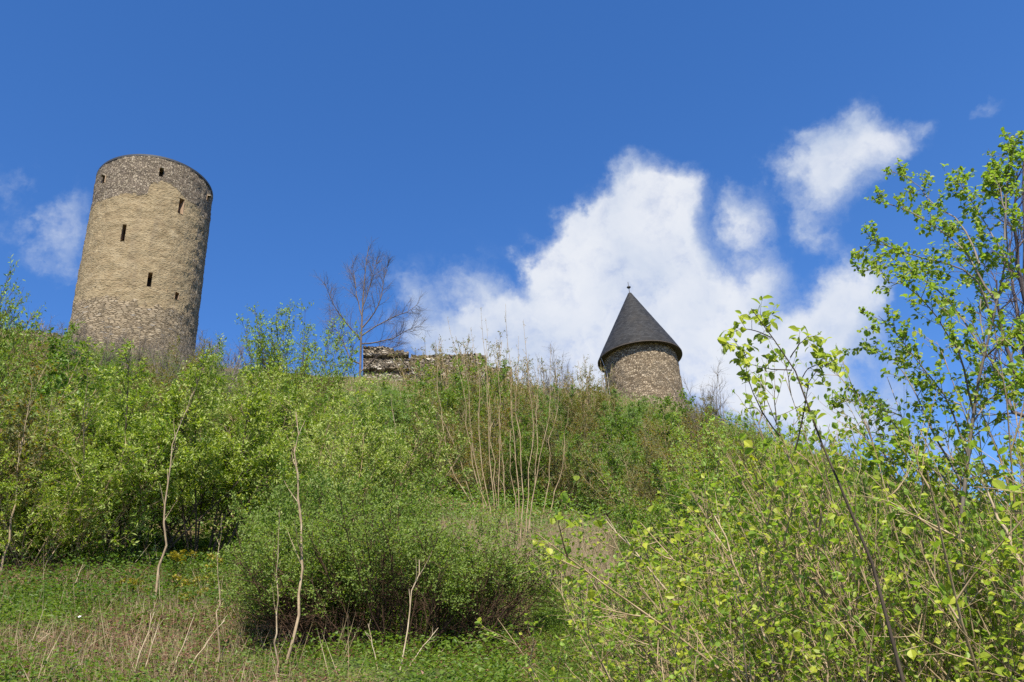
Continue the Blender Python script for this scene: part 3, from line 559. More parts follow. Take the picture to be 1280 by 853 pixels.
G1, G2, G3, G4 = 'willow bushes on the slope below the keep', 'leafy bushes on the slope', 'budding twiggy bushes on the slope', 'hazel bushes on the right slope'
ROWS = [
 # front row, feet in the grass
 ('willow', 0, 62, 21.5, 560, .7, 'willow_bush', 'green willow bush standing just right of the pale leaning stems at left edge', 'bush', G1),
 ('willow', 1, 122, 22.5, 500, .85, 'willow_bush', 'tall dense willow bush in the front row under the keep, leaves turned by wind', 'bush', G1),
 ('willow_open', 0, 196, 23, 487, .8, 'willow_bush', 'big willow bush whose skirt closes the left of the dark hollow', 'bush', G1),
 ('willow_open', 1, 268, 23.5, 497, .8, 'willow_bush', 'willow bush with dark bare lower stems showing in the shady hollow', 'bush', G1),
 ('willow', 2, 405, 24.5, 505, .8, 'willow_bush', 'pale silvery-yellow willow bush above the broad low bush', 'bush', G1),
 ('willow', 0, 470, 26.5, 520, .75, 'willow_bush', 'pale willow bush just left of the forked sapling, above the low bush', 'bush', G1),
 ('green', 0, 338, 25.5, 540, .75, 'leafy_bush', 'green bush between the two pale birch-like sapling stems', 'bush', G2),
 ('fine', 0, 385, 17.5, 590, .5, 'fine_leaved_bush', 'fine-leaved green bush behind the crooked sapling, joining the broad low bush', 'bush', G2),
 ('fine', 1, 450, 17.5, 590, .55, 'fine_leaved_bush', 'fine-leaved green bush rising behind the middle of the broad low bush', 'bush', G2),
 ('fine', 0, 540, 18, 662, .5, 'fine_leaved_bush', 'fine-leaved green bush between the broad low bush and the dry grass', 'bush', G2),
 ('olive', 0, 12, 22, 470, .8, 'twiggy_bush', 'brown-tinged twiggy bush at left edge behind the pale leaning stems', 'bush', G3),
 # second row
 ('green', 1, 22, 29, 432, .8, 'leafy_bush', 'green bush at left edge under the overhanging leafy branch', 'bush', G2),
 ('willow', 1, 88, 31, 468, .8, 'willow_bush', 'willow bush in the second row under the left edge of the keep', 'bush', G1),
 ('willow', 2, 150, 32, 478, .75, 'willow_bush', 'willow bush in the second row straight below the keep', 'bush', G1),
 ('olive', 1, 205, 33, 465, .7, 'twiggy_bush', 'olive twiggy bush below the right half of the keep', 'bush', G3),
 ('willow', 0, 255, 33, 470, .75, 'willow_bush', 'yellow-green willow bush in the second row right of the keep', 'bush', G1),
 ('willow', 1, 318, 33, 468, .75, 'willow_bush', 'yellow-green willow bush under the left side of the airy young tree', 'bush', G1),
 ('willow', 2, 425, 33, 497, .7, 'willow_bush', 'pale willow bush below the bare tree', 'bush', G1),
 ('green', 2, 372, 33.5, 500, .6, 'leafy_bush', 'green bush straight below the airy young tree', 'bush', G2),
 ('green', 0, 505, 36, 500, .65, 'leafy_bush', 'green bush below the tall stub of the ruined wall', 'bush', G2),
 ('olive', 0, 548, 35, 500, .7, 'twiggy_bush', 'brown-green twiggy bush left of the tall tan shoots', 'bush', G3),
 ('olive', 1, 600, 34, 495, .7, 'twiggy_bush', 'brown-green twiggy bush behind the first clump of tall tan shoots', 'bush', G3),
 ('green', 1, 660, 33, 530, .65, 'leafy_bush', 'dark green bush behind the second clump of tall tan shoots', 'bush', G2),
 ('olive', 0, 706, 32, 520, .7, 'twiggy_bush', 'olive twiggy bush right of the tall tan shoots', 'bush', G3),
 ('green', 2, 752, 31, 545, .65, 'leafy_bush', 'dark green bush above the dry grass, below the cone-roofed tower', 'bush', G2),
 ('olive', 1, 800, 29, 540, .7, 'twiggy_bush', 'olive twiggy bush low below the cone-roofed tower', 'bush', G3),
 # third row
 ('green', 0, 30, 41, 405, .8, 'leafy_bush', 'green bush at upper left beside the low dark wall', 'bush', G2),
 ('olive', 1, 72, 43, 426, .75, 'twiggy_bush', 'twiggy bush at the left foot of the keep', 'bush', G3),
 ('willow', 0, 112, 45, 452, .75, 'willow_bush', 'willow bush in the third row at the foot of the keep', 'bush', G1),
 ('olive', 0, 165, 46, 462, .7, 'twiggy_bush', 'brownish twiggy bush at the middle of the foot of the keep', 'bush', G3),
 ('olive', 1, 228, 46, 436, .75, 'twiggy_bush', 'golden-olive twiggy bush covering the right foot of the keep', 'bush', G3),
 ('willow', 1, 285, 45, 450, .75, 'willow_bush', 'willow bush near the skyline between keep and airy young tree', 'bush', G1),
 ('olive', 0, 340, 47, 470, .7, 'twiggy_bush', 'low twiggy bush on the brown crest under the airy young tree', 'bush', G3),
 ('olive', 1, 405, 47, 486, .65, 'twiggy_bush', 'low twiggy bush left of the foot of the bare tree', 'bush', G3),
 ('green', 1, 455, 46, 488, .65, 'leafy_bush', 'green bush at the foot of the bare tree', 'bush', G2),
 ('green', 2, 500, 47, 488, .65, 'leafy_bush', 'green bush at the foot of the tall wall stub', 'bush', G2),
 ('green', 0, 548, 46, 474, .7, 'leafy_bush', 'green bush rising in front of the long ruined wall', 'bush', G2),
 ('olive', 0, 596, 46, 466, .7, 'twiggy_bush', 'twiggy bush in front of the broken right end of the ruined wall', 'bush', G3),
 ('olive', 1, 645, 46, 478, .7, 'twiggy_bush', 'twiggy bush on the crest right of the ruined wall', 'bush', G3),
 ('green', 1, 690, 46, 487, .7, 'leafy_bush', 'green bush on the crest midway between ruined wall and cone-roofed tower', 'bush', G2),
 ('olive', 0, 737, 45, 478, .7, 'twiggy_bush', 'leafy twiggy bush touching the left side of the cone-roofed tower', 'bush', G3),
 ('green', 2, 782, 44, 500, .7, 'leafy_bush', 'green bush covering the left foot of the cone-roofed tower', 'bush', G2),
 ('olive', 1, 828, 43, 515, .7, 'twiggy_bush', 'olive bush covering the right foot of the cone-roofed tower', 'bush', G3),
 # skyline
 ('bare', 0, 95, 57, 402, 1, 'bare_shrub', 'leafless grey shrub at the left foot of the keep', 'shrub', 'leafless shrubs along the crest'),
 ('bare', 1, 132, 57, 408, 1, 'bare_shrub', 'leafless grey shrub before the middle of the keep wall', 'shrub', 'leafless shrubs along the crest'),
 ('bare', 0, 175, 57, 412, 1, 'bare_shrub', 'leafless grey shrub before the right half of the keep wall', 'shrub', 'leafless shrubs along the crest'),
 ('bare', 1, 277, 50, 416, 1, 'bare_shrub', 'leafless shrub with upright twigs on the skyline right of the keep', 'shrub', 'leafless shrubs along the crest'),
 ('bare', 0, 258, 52, 424, 1, 'bare_shrub', 'low leafless shrub touching the right edge of the keep', 'shrub', 'leafless shrubs along the crest'),
 ('bare', 1, 690, 52, 445, .8, 'bare_shrub', 'leafless shrub with fine upright twigs left of the cone-roofed tower', 'shrub', 'leafless shrubs along the crest'),
 ('bare', 0, 873, 50, 466, .8, 'bare_shrub', 'leafless shrub on the skyline right of the cone-roofed tower', 'shrub', 'leafless shrubs along the crest'),
 ('olive', 0, 868, 50, 500, .8, 'twiggy_bush', 'twiggy bush on the skyline at the right edge of the cone-roofed tower', 'bush', G3),
 ('bare', 0, 215, 56, 420, 1, 'bare_shrub', 'leafless grey-brown shrub before the right edge of the keep wall', 'shrub', 'leafless shrubs along the crest'),
 ('bare', 1, 70, 55, 408, .9, 'bare_shrub', 'leafless shrub between the low dark wall and the keep', 'shrub', 'leafless shrubs along the crest'),
 ('upright', 0, 528, 50, 432, .9, 'twiggy_bush', 'upright twiggy bush before the left part of the long ruined wall', 'bush', G3),
 ('upright', 1, 562, 48, 430, .9, 'twiggy_bush', 'upright twiggy bush before the middle of the long ruined wall', 'bush', G3),
 ('upright', 0, 598, 47, 424, .9, 'twiggy_bush', 'upright twiggy bush before the broken step of the ruined wall', 'bush', G3),
 ('upright', 1, 632, 49, 440, .9, 'twiggy_bush', 'upright twiggy bush at the right end of the ruined wall', 'bush', G3),
 ('upright', 0, 668, 50, 448, .9, 'twiggy_bush', 'upright twiggy bush on the skyline above the low brown wall', 'bush', G3),
 ('upright', 1, 716, 48, 456, .9, 'twiggy_bush', 'upright twiggy bush on the skyline left of the cone-roofed tower', 'bush', G3),
 ('upright', 0, 740, 47, 452, .8, 'twiggy_bush', 'upright twiggy bush under the left eave of the cone-roofed tower', 'bush', G3),
 ('upright', 1, 36, 44, 395, .8, 'twiggy_bush', 'upright twiggy bush above the low dark wall at left', 'bush', G3),
 ('upright', 0, 330, 50, 440, .8, 'twiggy_bush', 'upright twiggy bush on the skyline at the left of the airy young tree', 'bush', G3),
 ('green', 1, 585, 44, 456, .7, 'leafy_bush', 'green bush before the right half of the long ruined wall', 'bush', G2),
 ('green', 2, 790, 36, 508, .8, 'leafy_bush', 'dark green bush in mid slope below the cone-roofed tower', 'bush', G2),
 ('olive', 0, 840, 33, 525, .8, 'twiggy_bush', 'olive bush in mid slope right below the cone-roofed tower', 'bush', G3),
 ('green', 0, 845, 22, 585, .7, 'leafy_bush', 'dark green bush among light hazels right of the dry grass bank', 'bush', G2),
 ('green', 1, 960, 21, 590, .7, 'leafy_bush', 'dark green bush among light hazels left of the arching stem', 'bush', G2),
 ('olive', 1, 900, 34, 535, .8, 'twiggy_bush', 'olive bush among hazels near the falling skyline', 'bush', G3),
 # right slope
 ('hazel', 1, 910, 44, 517, .7, 'hazel_bush', 'distant hazel bush on the skyline just right of the leafless skyline shrub', 'bush', G4),
 ('hazel', 2, 955, 42, 533, .7, 'hazel_bush', 'distant hazel bush on the skyline seen through the arching spray', 'bush', G4),
 ('hazel', 0, 1015, 46, 556, .7, 'hazel_bush', 'distant hazel bush on the skyline between arching stem and tall tree', 'bush', G4),
 ('hazel', 1, 1080, 44, 582, .7, 'hazel_bush', 'distant hazel bush on the skyline left of the tall tree', 'bush', G4),
 ('hazel', 0, 832, 26, 565, .7, 'hazel_bush', 'light green hazel bush on the slope straight below the cone-roofed tower', 'bush', G4),
 ('hazel', 1, 885, 30, 530, .7, 'hazel_bush', 'light green hazel bush at skyline, left of the arching spray', 'bush', G4),
 ('hazel', 2, 930, 24, 555, .7, 'hazel_bush', 'hazel bush under the left tip of the arching spray', 'bush', G4),
 ('hazel', 0, 985, 30, 578, .7, 'hazel_bush', 'hazel bush on the falling skyline behind the arching stem', 'bush', G4),
 ('hazel', 1, 1050, 26, 600, .7, 'hazel_bush', 'hazel bush on the slope right of the arching stem', 'bush', G4),
 ('hazel', 2, 1125, 26, 615, .7, 'hazel_bush', 'hazel bush on the slope beneath the tall right-hand tree', 'bush', G4),
 ('hazel', 0, 1205, 24, 615, .7, 'hazel_bush', 'hazel bush seen through the trunk of the tall right-hand tree', 'bush', G4),
 ('hazel', 1, 1275, 22, 580, .7, 'hazel_bush', 'hazel bush at the right edge behind the tall tree', 'bush', G4),
 ('hazel', 2, 1000, 15, 650, .7, 'hazel_bush', 'hazel bush in mid slope behind the foot of the arching stem', 'bush', G4),
 ('hazel', 0, 1110, 14, 660, .7, 'hazel_bush', 'hazel bush in mid slope below the tall right-hand tree', 'bush', G4),
 ('hazel', 1, 1220, 14, 650, .7, 'hazel_bush', 'hazel bush in mid slope at the far right', 'bush', G4),
 ('hazel', 2, 885, 16, 630, .7, 'hazel_bush', 'hazel bush in mid slope right of the dry grass bank', 'bush', G4),
]
for kind, var, px, d, yt, wf, nm, lab, cat, grp in ROWS: place(kind, var, px, d, yt, wf, nm, lab, cat, grp)
NG = 'thin hazel shrubs close to the viewer'
for i, (px, d, yt, wf, lab) in enumerate((
 (835, 10, 700, .55, 'sparse near hazel shrub whose leaves hang over the grass at bottom centre'), (862, 8.5, 645, .75, 'near hazel shrub with long pale leaning canes right of the grass'),
 (905, 9.5, 600, .9, 'near hazel shrub under the tip of the arching spray'), (950, 7.5, 640, .9, 'near hazel shrub left of the arching stem'),
 (1010, 8.5, 615, .9, 'near hazel shrub around the foot of the arching stem'), (1070, 7.5, 575, .9, 'near hazel shrub right of the arching stem'),
 (1135, 8.5, 520, .9, 'near hazel shrub left of the tall tree trunk'), (1195, 7, 535, .9, 'near hazel shrub at the foot of the tall tree'),
 (1260, 8, 470, .9, 'near hazel shrub at the right edge of the view'), (1045, 6.5, 492, .5, 'tallest near hazel shrub between arching stem and tall tree, leaves against the sky'), (1105, 6.8, 452, .5, 'near hazel shrub reaching the sky just left of the tall tree'), (1165, 7.2, 440, .5, 'near hazel shrub mingling with the lower branches of the tall tree'), (1120, 6, 720, .8, 'low near hazel shrub at the bottom right'),
 (900, 6.2, 745, .8, 'low near hazel shrub with bright leaves at the bottom'), (1240, 5.5, 700, .8, 'low near hazel shrub in the bottom right corner'), (1000, 5.6, 760, .8, 'lowest near hazel shrub left of the bottom right'))):
    place('near_hazel', i, px, d, yt, wf, 'hazel_shrub', lab, 'shrub', NG)
place('airy', 0, 374, 37, 392, .62, 'young_tree', 'airy young tree with scattered leaves against the sky left of the bare tree', 'tree', None)
place('airy', 1, -16, 24, 318, .42, 'young_tree', 'leafy young tree cut by the left edge, left of the keep', 'tree', None)

# ---- plants traced limb by limb
def limb(pts, d0, d1, n, rg, jit=.0):
    """sight-line points from the foot to the tip, sliding in distance from d0 to d1, resampled to n"""
    q = np.array([at(x, y, d0 + (d1 - d0) * i / max(1, len(pts) - 1)) for i, (x, y) in enumerate(pts)])
    seg = np.concatenate([[0], np.cumsum(np.linalg.norm(np.diff(q, axis=0), axis=1))]); t = np.linspace(0, seg[-1], n)
    out = np.stack([np.interp(t, seg, q[:, k]) for k in range(3)], -1); out[1:-1] += rg.normal(size=(n - 2, 3)) * jit; return out
def bare_tree(name, label, limbs, d, r0, seed, barkm, k1, k2, l1, l2, base_px, leaf=None, group=None, d_spread=.0, cat='tree', root_to_ground=True):
    rg = np.random.default_rng(seed); P0 = at(*base_px, d); z = tz(P0[0], P0[1]); root = thing(name, label, cat, (P0[0], P0[1], z), group); O = np.array(root.location)
    st = Geo(); g = Geo(); n = 9
    S = []
    for i, (pts, rr, dd) in enumerate(limbs):
        p = limb(pts, d + (0 if i else 0), d + dd, n, rg, r0 * .15)
        if i == 0 and root_to_ground: p = np.concatenate([[[P0[0], P0[1], z - .2]], p])[:n + 1]; 
        S.append(p); st.add(*tubes(p[None] - O, rad(p[None], r0 * rr, r0 * rr * .22), 6))
    S = np.stack([s[-n:] for s in S]) - O
    B = kids(rg, S, k1, .2, .98, .4, .95, lambda t: l1 * (1.2 - .6 * t), 6, .1, .05); T = kids(rg, B, k2, .1, .98, .4, .95, lambda t: l2 * (1.2 - .5 * t), 4, .12, .03)
    st.add(*tubes(B, rad(B, r0 * .16, r0 * .05), 4)); st.add(*tubes(T, rad(T, r0 * .06, r0 * .03), 3))
    link('trunk', st.mesh('trunk', M[barkm], True), root)
    if leaf:
        nl, ll, lw, lm, shp = leaf; leaf_on(g, rg, T, nl, ll, lw, shp, .05, droop=.25); leaf_on(g, rg, B, max(2, nl // 2), ll, lw, shp, .2, droop=.25); leaf_on(g, rg, S[:, 3:], nl, ll, lw, shp, .3, droop=.25)
        link('crown', g.mesh('crown', M[lm]), root)
    return root
bare_tree('bare_tree', 'leafless grey tree on the crest beside the ruined wall', [
  ([(450, 474), (451, 440), (452, 410), (454, 370), (456, 345), (461, 308)], 1, 0), ([(450, 455), (438, 450), (430, 428), (418, 408), (412, 395)], .55, 1.5), ([(451, 425), (428, 398), (415, 378), (406, 354)], .55, -1.5),
  ([(452, 395), (446, 370), (443, 345), (440, 330)], .5, 1), ([(453, 410), (466, 395), (476, 375), (480, 350), (486, 326)], .55, -1), ([(452, 420), (470, 408), (495, 395), (515, 388), (524, 378)], .55, 1.5),
  ([(451, 430), (475, 428), (495, 422), (510, 412), (528, 408)], .55, -1.5), ([(450, 466), (465, 450), (485, 440), (500, 428)], .5, 1), ([(453, 385), (462, 360), (468, 335), (472, 322)], .45, .5)],
  65.0, .12, 7, 'ash_bark', 20, 12, 1.9, 1.0, (450, 474))
bare_tree('bare_tree', 'tall purple-grey leafless tree at the right edge behind the leafy one', [
  ([(1300, 640), (1292, 520), (1285, 400), (1282, 300), (1280, 190)], 1, 0), ([(1290, 480), (1275, 420), (1266, 360), (1262, 300)], .5, 1), ([(1286, 400), (1272, 330), (1268, 270), (1271, 215)], .5, -1), ([(1290, 500), (1265, 460), (1250, 400), (1246, 350)], .5, -.6),
  ([(1284, 340), (1300, 260), (1310, 200)], .5, 1), ([(1292, 520), (1270, 520), (1252, 490), (1240, 450)], .45, .5)], 19.0, .11, 9, 'purple_bark', 12, 7, .9, .5, (1300, 640))
bare_tree('hornbeam_tree', 'tall young tree at right with slender leafy branches reaching into the sky', [
  ([(1196, 700), (1206, 610), (1215, 530), (1229, 449), (1246, 378), (1258, 326), (1262, 300), (1256, 262)], 1, -.2), ([(1246, 378), (1228, 352), (1211, 318), (1172, 284), (1130, 260), (1092, 250)], .55, .6), ([(1240, 400), (1220, 345), (1183, 329), (1144, 322), (1105, 306), (1085, 305)], .5, -.5),
  ([(1224, 330), (1214, 300), (1193, 270), (1162, 255), (1148, 231), (1113, 213)], .5, .8), ([(1230, 445), (1205, 400), (1170, 360), (1128, 330), (1096, 336), (1072, 341)], .5, .3), ([(1218, 520), (1200, 440), (1190, 428), (1165, 389), (1137, 357), (1105, 352)], .5, -.8),
  ([(1256, 300), (1257, 241), (1262, 200), (1268, 170)], .5, .3), ([(1206, 610), (1165, 540), (1140, 480), (1110, 440), (1070, 435)], .5, .6), ([(1210, 570), (1185, 500), (1150, 455), (1110, 405), (1098, 395)], .45, -.4),
  ([(1206, 620), (1150, 570), (1110, 520), (1065, 500), (1040, 498)], .45, .3), ([(1229, 449), (1250, 430), (1272, 420), (1300, 400)], .45, -.4), ([(1232, 440), (1224, 395), (1228, 345), (1236, 310)], .4, .6), ([(1215, 530), (1235, 500), (1262, 480), (1290, 470)], .45, .3),
  ([(1203, 640), (1170, 600), (1125, 575), (1090, 570)], .45, -.5), ([(1256, 262), (1250, 236), (1240, 225), (1236, 215)], .35, .2), ([(1258, 326), (1238, 290), (1210, 245), (1196, 222)], .35, .4)],
  6.6, .017, 11, 'grey_bark', 17, 5, .31, .09, (1196, 700), (5, .038, .74, 'hazel', LEAF8))
bare_tree('arching_spray', 'dark arching stem with large bright leaves rising before the white cloud', [
  ([(1105, 760), (1085, 690), (1063, 639), (1028, 557), (1004, 490), (988, 447), (964, 422), (947, 400), (939, 386)], 1, -.3), ([(988, 447), (999, 430), (1009, 422), (1018, 420)], .4, -.2), ([(964, 422), (947, 414), (928, 411), (918, 414)], .4, -.3), ([(990, 463), (964, 462), (940, 456), (928, 454)], .4, -.2),
  ([(934, 452), (928, 435), (908, 429)], .3, -.3), ([(975, 545), (955, 520), (945, 500), (936, 475), (933, 464)], .5, -.4), ([(994, 563), (1001, 535), (1007, 503), (1012, 470), (1040, 452), (1046, 449)], .5, -.2), ([(947, 400), (954, 394), (962, 398)], .3, -.2), ([(1000, 480), (1008, 462), (1024, 455), (1044, 450)], .35, -.2)],
  4.6, .0095, 13, 'dark_bark', 5, 2, .13, .06, (1105, 760), (2, .056, .62, 'spray', LEAF8), None, cat='branch')
# tall tan shoots: two clumps of stems and a few single rods
def wand_clump(name, label, stems, base_px, seed, group, r=.036, barkm='tan_bark', buds=True, cat='shrub', leafm='olive', k=11, twl=.55):
    B0, d = hit(*base_px); root = thing(name, label, cat, (B0[0], B0[1], tz(B0[0], B0[1])), group); O = np.array(root.location); rg = np.random.default_rng(seed); st = Geo(); g = Geo(); S = []
    for pts in stems:
        b, dd = hit(*pts[0]); dd = min(max(dd, d - 2.0), d + 2.0); p = limb(pts, dd, dd + rg.uniform(-.3, .3), 12, rg, .035); p[0, 2] = tz(p[0, 0], p[0, 1]) - .1; S.append(p - O)
        st.add(*tubes(p[None] - O, rad(p[None], r * rg.uniform(.5, .72), r * .1), 5))
    S = np.stack(S); T = kids(rg, S, k, .35, .99, .25, .6, lambda t: twl * (1.3 - t), 4, .1, .1); st.add(*tubes(T, rad(T, r * .2, r * .08), 3)); link('stem', st.mesh('stem', M[barkm], True), root)
    if buds:
        leaf_on(g, rg, T, 3, .05, .5, t0=.1); leaf_on(g, rg, S, 16, .04, .5, t0=.4, jit=.01); link('foliage', g.mesh('foliage', M[leafm]), root)
    return root
WG = 'clumps of tall tan shoots in mid slope'
wand_clump('coppice_clump', 'clump of tall tan shoots fanning up from dry grass, left one', [[(614, 658), (594, 595), (582, 520), (573, 455), (559, 396)], [(616, 660), (604, 595), (599, 540), (597, 450), (588, 410)], [(618, 652), (614, 587), (610, 531), (607, 460), (601, 384)],
  [(622, 650), (618, 580), (612, 540), (610, 470), (607, 398)], [(600, 645), (575, 580), (560, 535), (535, 500), (516, 490)], [(610, 655), (590, 560), (585, 480), (579, 425)], [(606, 650), (570, 600), (556, 560), (548, 470), (545, 430)], [(625, 655), (625, 580), (626, 500), (620, 420)]], (614, 656), 21, WG)
wand_clump('coppice_clump', 'clump of tall tan shoots rising straight from dry grass, right one', [[(646, 708), (647, 619), (641, 539), (638, 460), (632, 380)], [(654, 712), (660, 619), (664, 547), (663, 460), (654, 400)], [(650, 712), (652, 619), (650, 560), (647, 470), (648, 420)],
  [(660, 708), (663, 630), (676, 570), (690, 500), (688, 430)], [(651, 706), (645, 640), (637, 580), (640, 500)], [(656, 706), (668, 620), (672, 540), (672, 450)], [(644, 704), (632, 640), (628, 560), (622, 500)]], (650, 708), 22, WG)
wand_clump('coppice_clump', 'small slanting clump of tan shoots right of the tall straight clump', [[(675, 655), (686, 605), (686, 550), (696, 520), (700, 470)], [(680, 656), (700, 600), (706, 550), (712, 500)]], (677, 655), 23, WG)
SG = 'slender saplings with pale stems'
wand_clump('sapling', 'slender pale sapling with a crooked foot in front of the broad low bush', [[(354, 836), (366, 795), (374, 759), (371, 732), (376, 663), (372, 560), (369, 515)]], (354, 836), 31, SG, .048, 'birch_bark', leafm='willow', k=9, twl=.9, cat='sapling')
wand_clump('sapling', 'thin straight pale sapling beside the crooked one', [[(345, 850), (347, 766), (348, 700), (348, 640)]], (345, 848), 32, SG, .026, 'birch_bark', leafm='willow', k=6, twl=.5, cat='sapling')
wand_clump('sapling', 'pale sapling leaning right in the grass before the dark hollow', [[(192, 763), (202, 700), (206, 677), (209, 629), (218, 560), (232, 510), (240, 492)]], (192, 763), 33, SG, .044, 'birch_bark', leafm='willow', k=9, twl=.9, cat='sapling')
wand_clump('sapling', 'straight pale sapling with forked top right of the dark hollow', [[(306, 698), (307, 640), (308, 560), (310, 495)], [(306, 640), (295, 590), (287, 555), (280, 530)]], (306, 698), 34, SG, .042, 'birch_bark', leafm='willow', k=8, twl=.8, cat='sapling')
wand_clump('sapling', 'very thin pale sapling left of the broad low bush', [[(268, 850), (275, 752), (276, 690), (277, 646)]], (268, 848), 35, SG, .022, 'birch_bark', leafm='willow', k=5, twl=.4, cat='sapling')
wand_clump('sapling', 'group of pale stems leaning right at the left edge', [[(0, 722), (14, 653), (24, 594), (28, 550), (38, 500), (40, 478)], [(6, 700), (18, 640), (30, 560), (33, 500)], [(26, 690), (34, 646), (45, 590), (52, 560)]], (3, 716), 36, SG, .045, 'birch_bark', leafm='olive', k=9, twl=.8, cat='sapling')
wand_clump('sapling', 'pale sapling with paired side twigs between low bush and tan shoots', [[(498, 668), (497, 600), (495, 540), (488, 490)], [(497, 620), (508, 600), (520, 590)], [(497, 618), (488, 605), (480, 600)]], (498, 668), 37, SG, .04, 'birch_bark', leafm='olive', k=6, twl=.6, cat='sapling')
wand_clump('sapling', 'reddish-budding thin sapling standing in the grass right of the low bush', [[(717, 808), (719, 760), (718, 715)], [(721, 810), (722, 765), (727, 725)]], (718, 808), 38, SG, .02, 'tan_bark', leafm='olive', k=8, twl=.35, cat='sapling')

# broad low bush in front
def low_bush():
    c = at(482, 832, 15.2); z = tz(c[0], c[1]); root = thing('broad_bush', 'broad low mound-shaped bush with tiny leaves and dark brown twigs underneath', 'bush', (c[0], c[1], z)); rg = np.random.default_rng(77); st = Geo(); g = Geo()
    n = 150; W = 2.6; bx = rg.uniform(-W, W, n) * .62; by = rg.uniform(-.5, .8, n)
    p0 = np.stack([bx, by, np.array([tz(c[0] + a, c[1] + b) - z for a, b in zip(bx, by)]) - .1], -1)
    d0 = norm(np.stack([bx * .40 + rg.normal(size=n) * .22, by * .4 - .12 + rg.normal(size=n) * .22, np.full(n, 1.)], -1))
    h = 2.6 * np.sqrt(np.clip(1 - (bx / (W * .95)) ** 2, .12, 1)) * rg.uniform(.55, 1.08, n) * (1 + .14 * np.sin(bx * 5 + 1)); S = walk(rg, p0, d0, h, 8, .1, -.015)
    B = kids(rg, S, 9, .3, .98, .5, 1.1, lambda t: .75 * (1.2 - .4 * t), 5, .14, .0); T = kids(rg, B, 4, .2, 1, .4, 1.0, lambda t: .3 + 0 * t, 4, .14, 0)
    X = kids(rg, S, 5, .08, .55, .5, 1.2, lambda t: .6 + 0 * t, 4, .2, -.03)
    for q, r, s in ((S, .013, 4), (B, .006, 3), (T, .003, 3), (X, .004, 3)): st.add(*tubes(q, rad(q, r, r * .4), s))
    tm = T[:, 0, 2] - np.interp(T[:, 0, 0], [-W, W], [0, 0]); keep = T[:, -1, 2] > .78 + .28 * np.sin(T[:, -1, 0] * 3.3 + .8) + .2 * np.sin(T[:, -1, 0] * 7.9) + .55 * rg.random(len(T)) - .25 * (T[:, -1, 0] > .9) - .35 * (T[:, -1, 0] < -1.2)
    keep &= np.sin(T[:, -1, 0] * 4.1 + 2 * np.sin(T[:, -1, 2] * 3)) * np.cos(T[:, -1, 2] * 5 + T[:, -1, 1] * 4) + rg.normal(size=len(T)) * .35 > -.45; T2 = T[keep]; leaf_on(g, rg, T2, 17, .05, .62, t0=.1, jit=.04); Bk = B[B[:, -1, 2] > .8]; leaf_on(g, rg, Bk, 8, .05, .6, t0=.3, jit=.03)
    link('stem', st.mesh('stem', M['brown_twig'], True), root); link('foliage', g.mesh('foliage', M['tiny']), root)
low_bush()

# yellow spurge in the grass
def spurge():
    rg = np.random.default_rng(5); S = walk(rg, np.c_[rg.normal(size=(7, 2)) * .05, np.full(7, -.05)], np.c_[rg.normal(size=(7, 2)) * .3, np.ones(7)], rg.uniform(.3, .5, 7), 5, .06, .03); st = Geo(); st.add(*tubes(S, rad(S, .006, .004), 4)); g = Geo(); fl = Geo()
    leaf_on(g, rg, S, 14, .05, .25, t0=.25); e = np.repeat(S[:, -1], 22, 0); d = rg.normal(size=e.shape) * np.array([1, 1, .3]) + np.array([0, 0, .3]); leaves(fl, rg, e + rg.normal(size=e.shape) * .025, d, rg.normal(size=e.shape) * .4 + np.array([0, -.4, 1]), np.full(len(e), .05), .8)
    return st.mesh('stem', M['herb'], True), g.mesh('foliage', M['herb']), fl.mesh('flower_head', M['spurge'])
sp = spurge()
for x, y, s, lab in ((216, 722, 1.2, 'largest yellow spurge plant beside the leaning sapling'), (247, 712, 1, 'yellow spurge plant standing highest, nearest to the dark hollow'), (270, 726, 1, 'yellow spurge plant at the edge of the broad low bush'), (226, 752, .9, 'yellow spurge plant in the middle of its patch'),
   (240, 751, .9, 'yellow spurge plant right of the patch middle'), (246, 764, .8, 'lowest yellow spurge plant on the right of the patch'), (228, 768, .8, 'lowest yellow spurge plant just right of the sapling foot'), (270, 744, .8, 'yellow spurge plant touching the very thin sapling'), (168, 757, 1, 'brownish yellow spurge plant left of the leaning sapling')):
    p, d = hit(x, y); s *= 1.25; t = thing('spurge_plant', lab, 'plant', (p[0], p[1], tz(p[0], p[1])), 'yellow spurge plants in the grass'); t.scale = (s, s, s * 1.0); t.rotation_euler = (0, 0, x)
    for nm, me in zip(('stem', 'foliage', 'flower_head'), sp): link(nm, me, t)

# dead leaning stalks and fallen canes
def cane(label, a, b, ra, lift_a=0, lift_b=None, name='dead_cane', m='straw_cane', d2=0, dfix=None):
    rg = np.random.default_rng(int(a[0] * 7 + a[1])); p, d = hit(*a); d = dfix or d; q0 = at(*a, d); q1 = at(*b, d + d2); L_ = np.linalg.norm(q1 - q0)
    t = np.linspace(0, 1, 7)[:, None]; P = q0 * (1 - t) + q1 * t; P[1:-1] += rg.normal(size=(5, 3)) * L_ * .012; P[:, 2] += np.sin(t[:, 0] * math.pi) * L_ * .03; O = P[0].copy()
    st = Geo(); st.add(*tubes((P - O)[None], rad(P[None], ra, ra * .5), 5)); S = (P - O)[None]; B = kids(rg, S, 3, .4, .95, .3, .7, lambda t: L_ * .25 + 0 * t, 4, .08, .02); st.add(*tubes(B, rad(B, ra * .4, ra * .2), 3))
    o = link(name, st.mesh(name, M['cane'], True)); o.location = tuple(O); tag(o, label, 'cane', 'dead canes and fallen stalks'); return o
M['cane'] = bark_mat('dead_cane', (.30,.22,.13), (.50,.42,.29), 12)
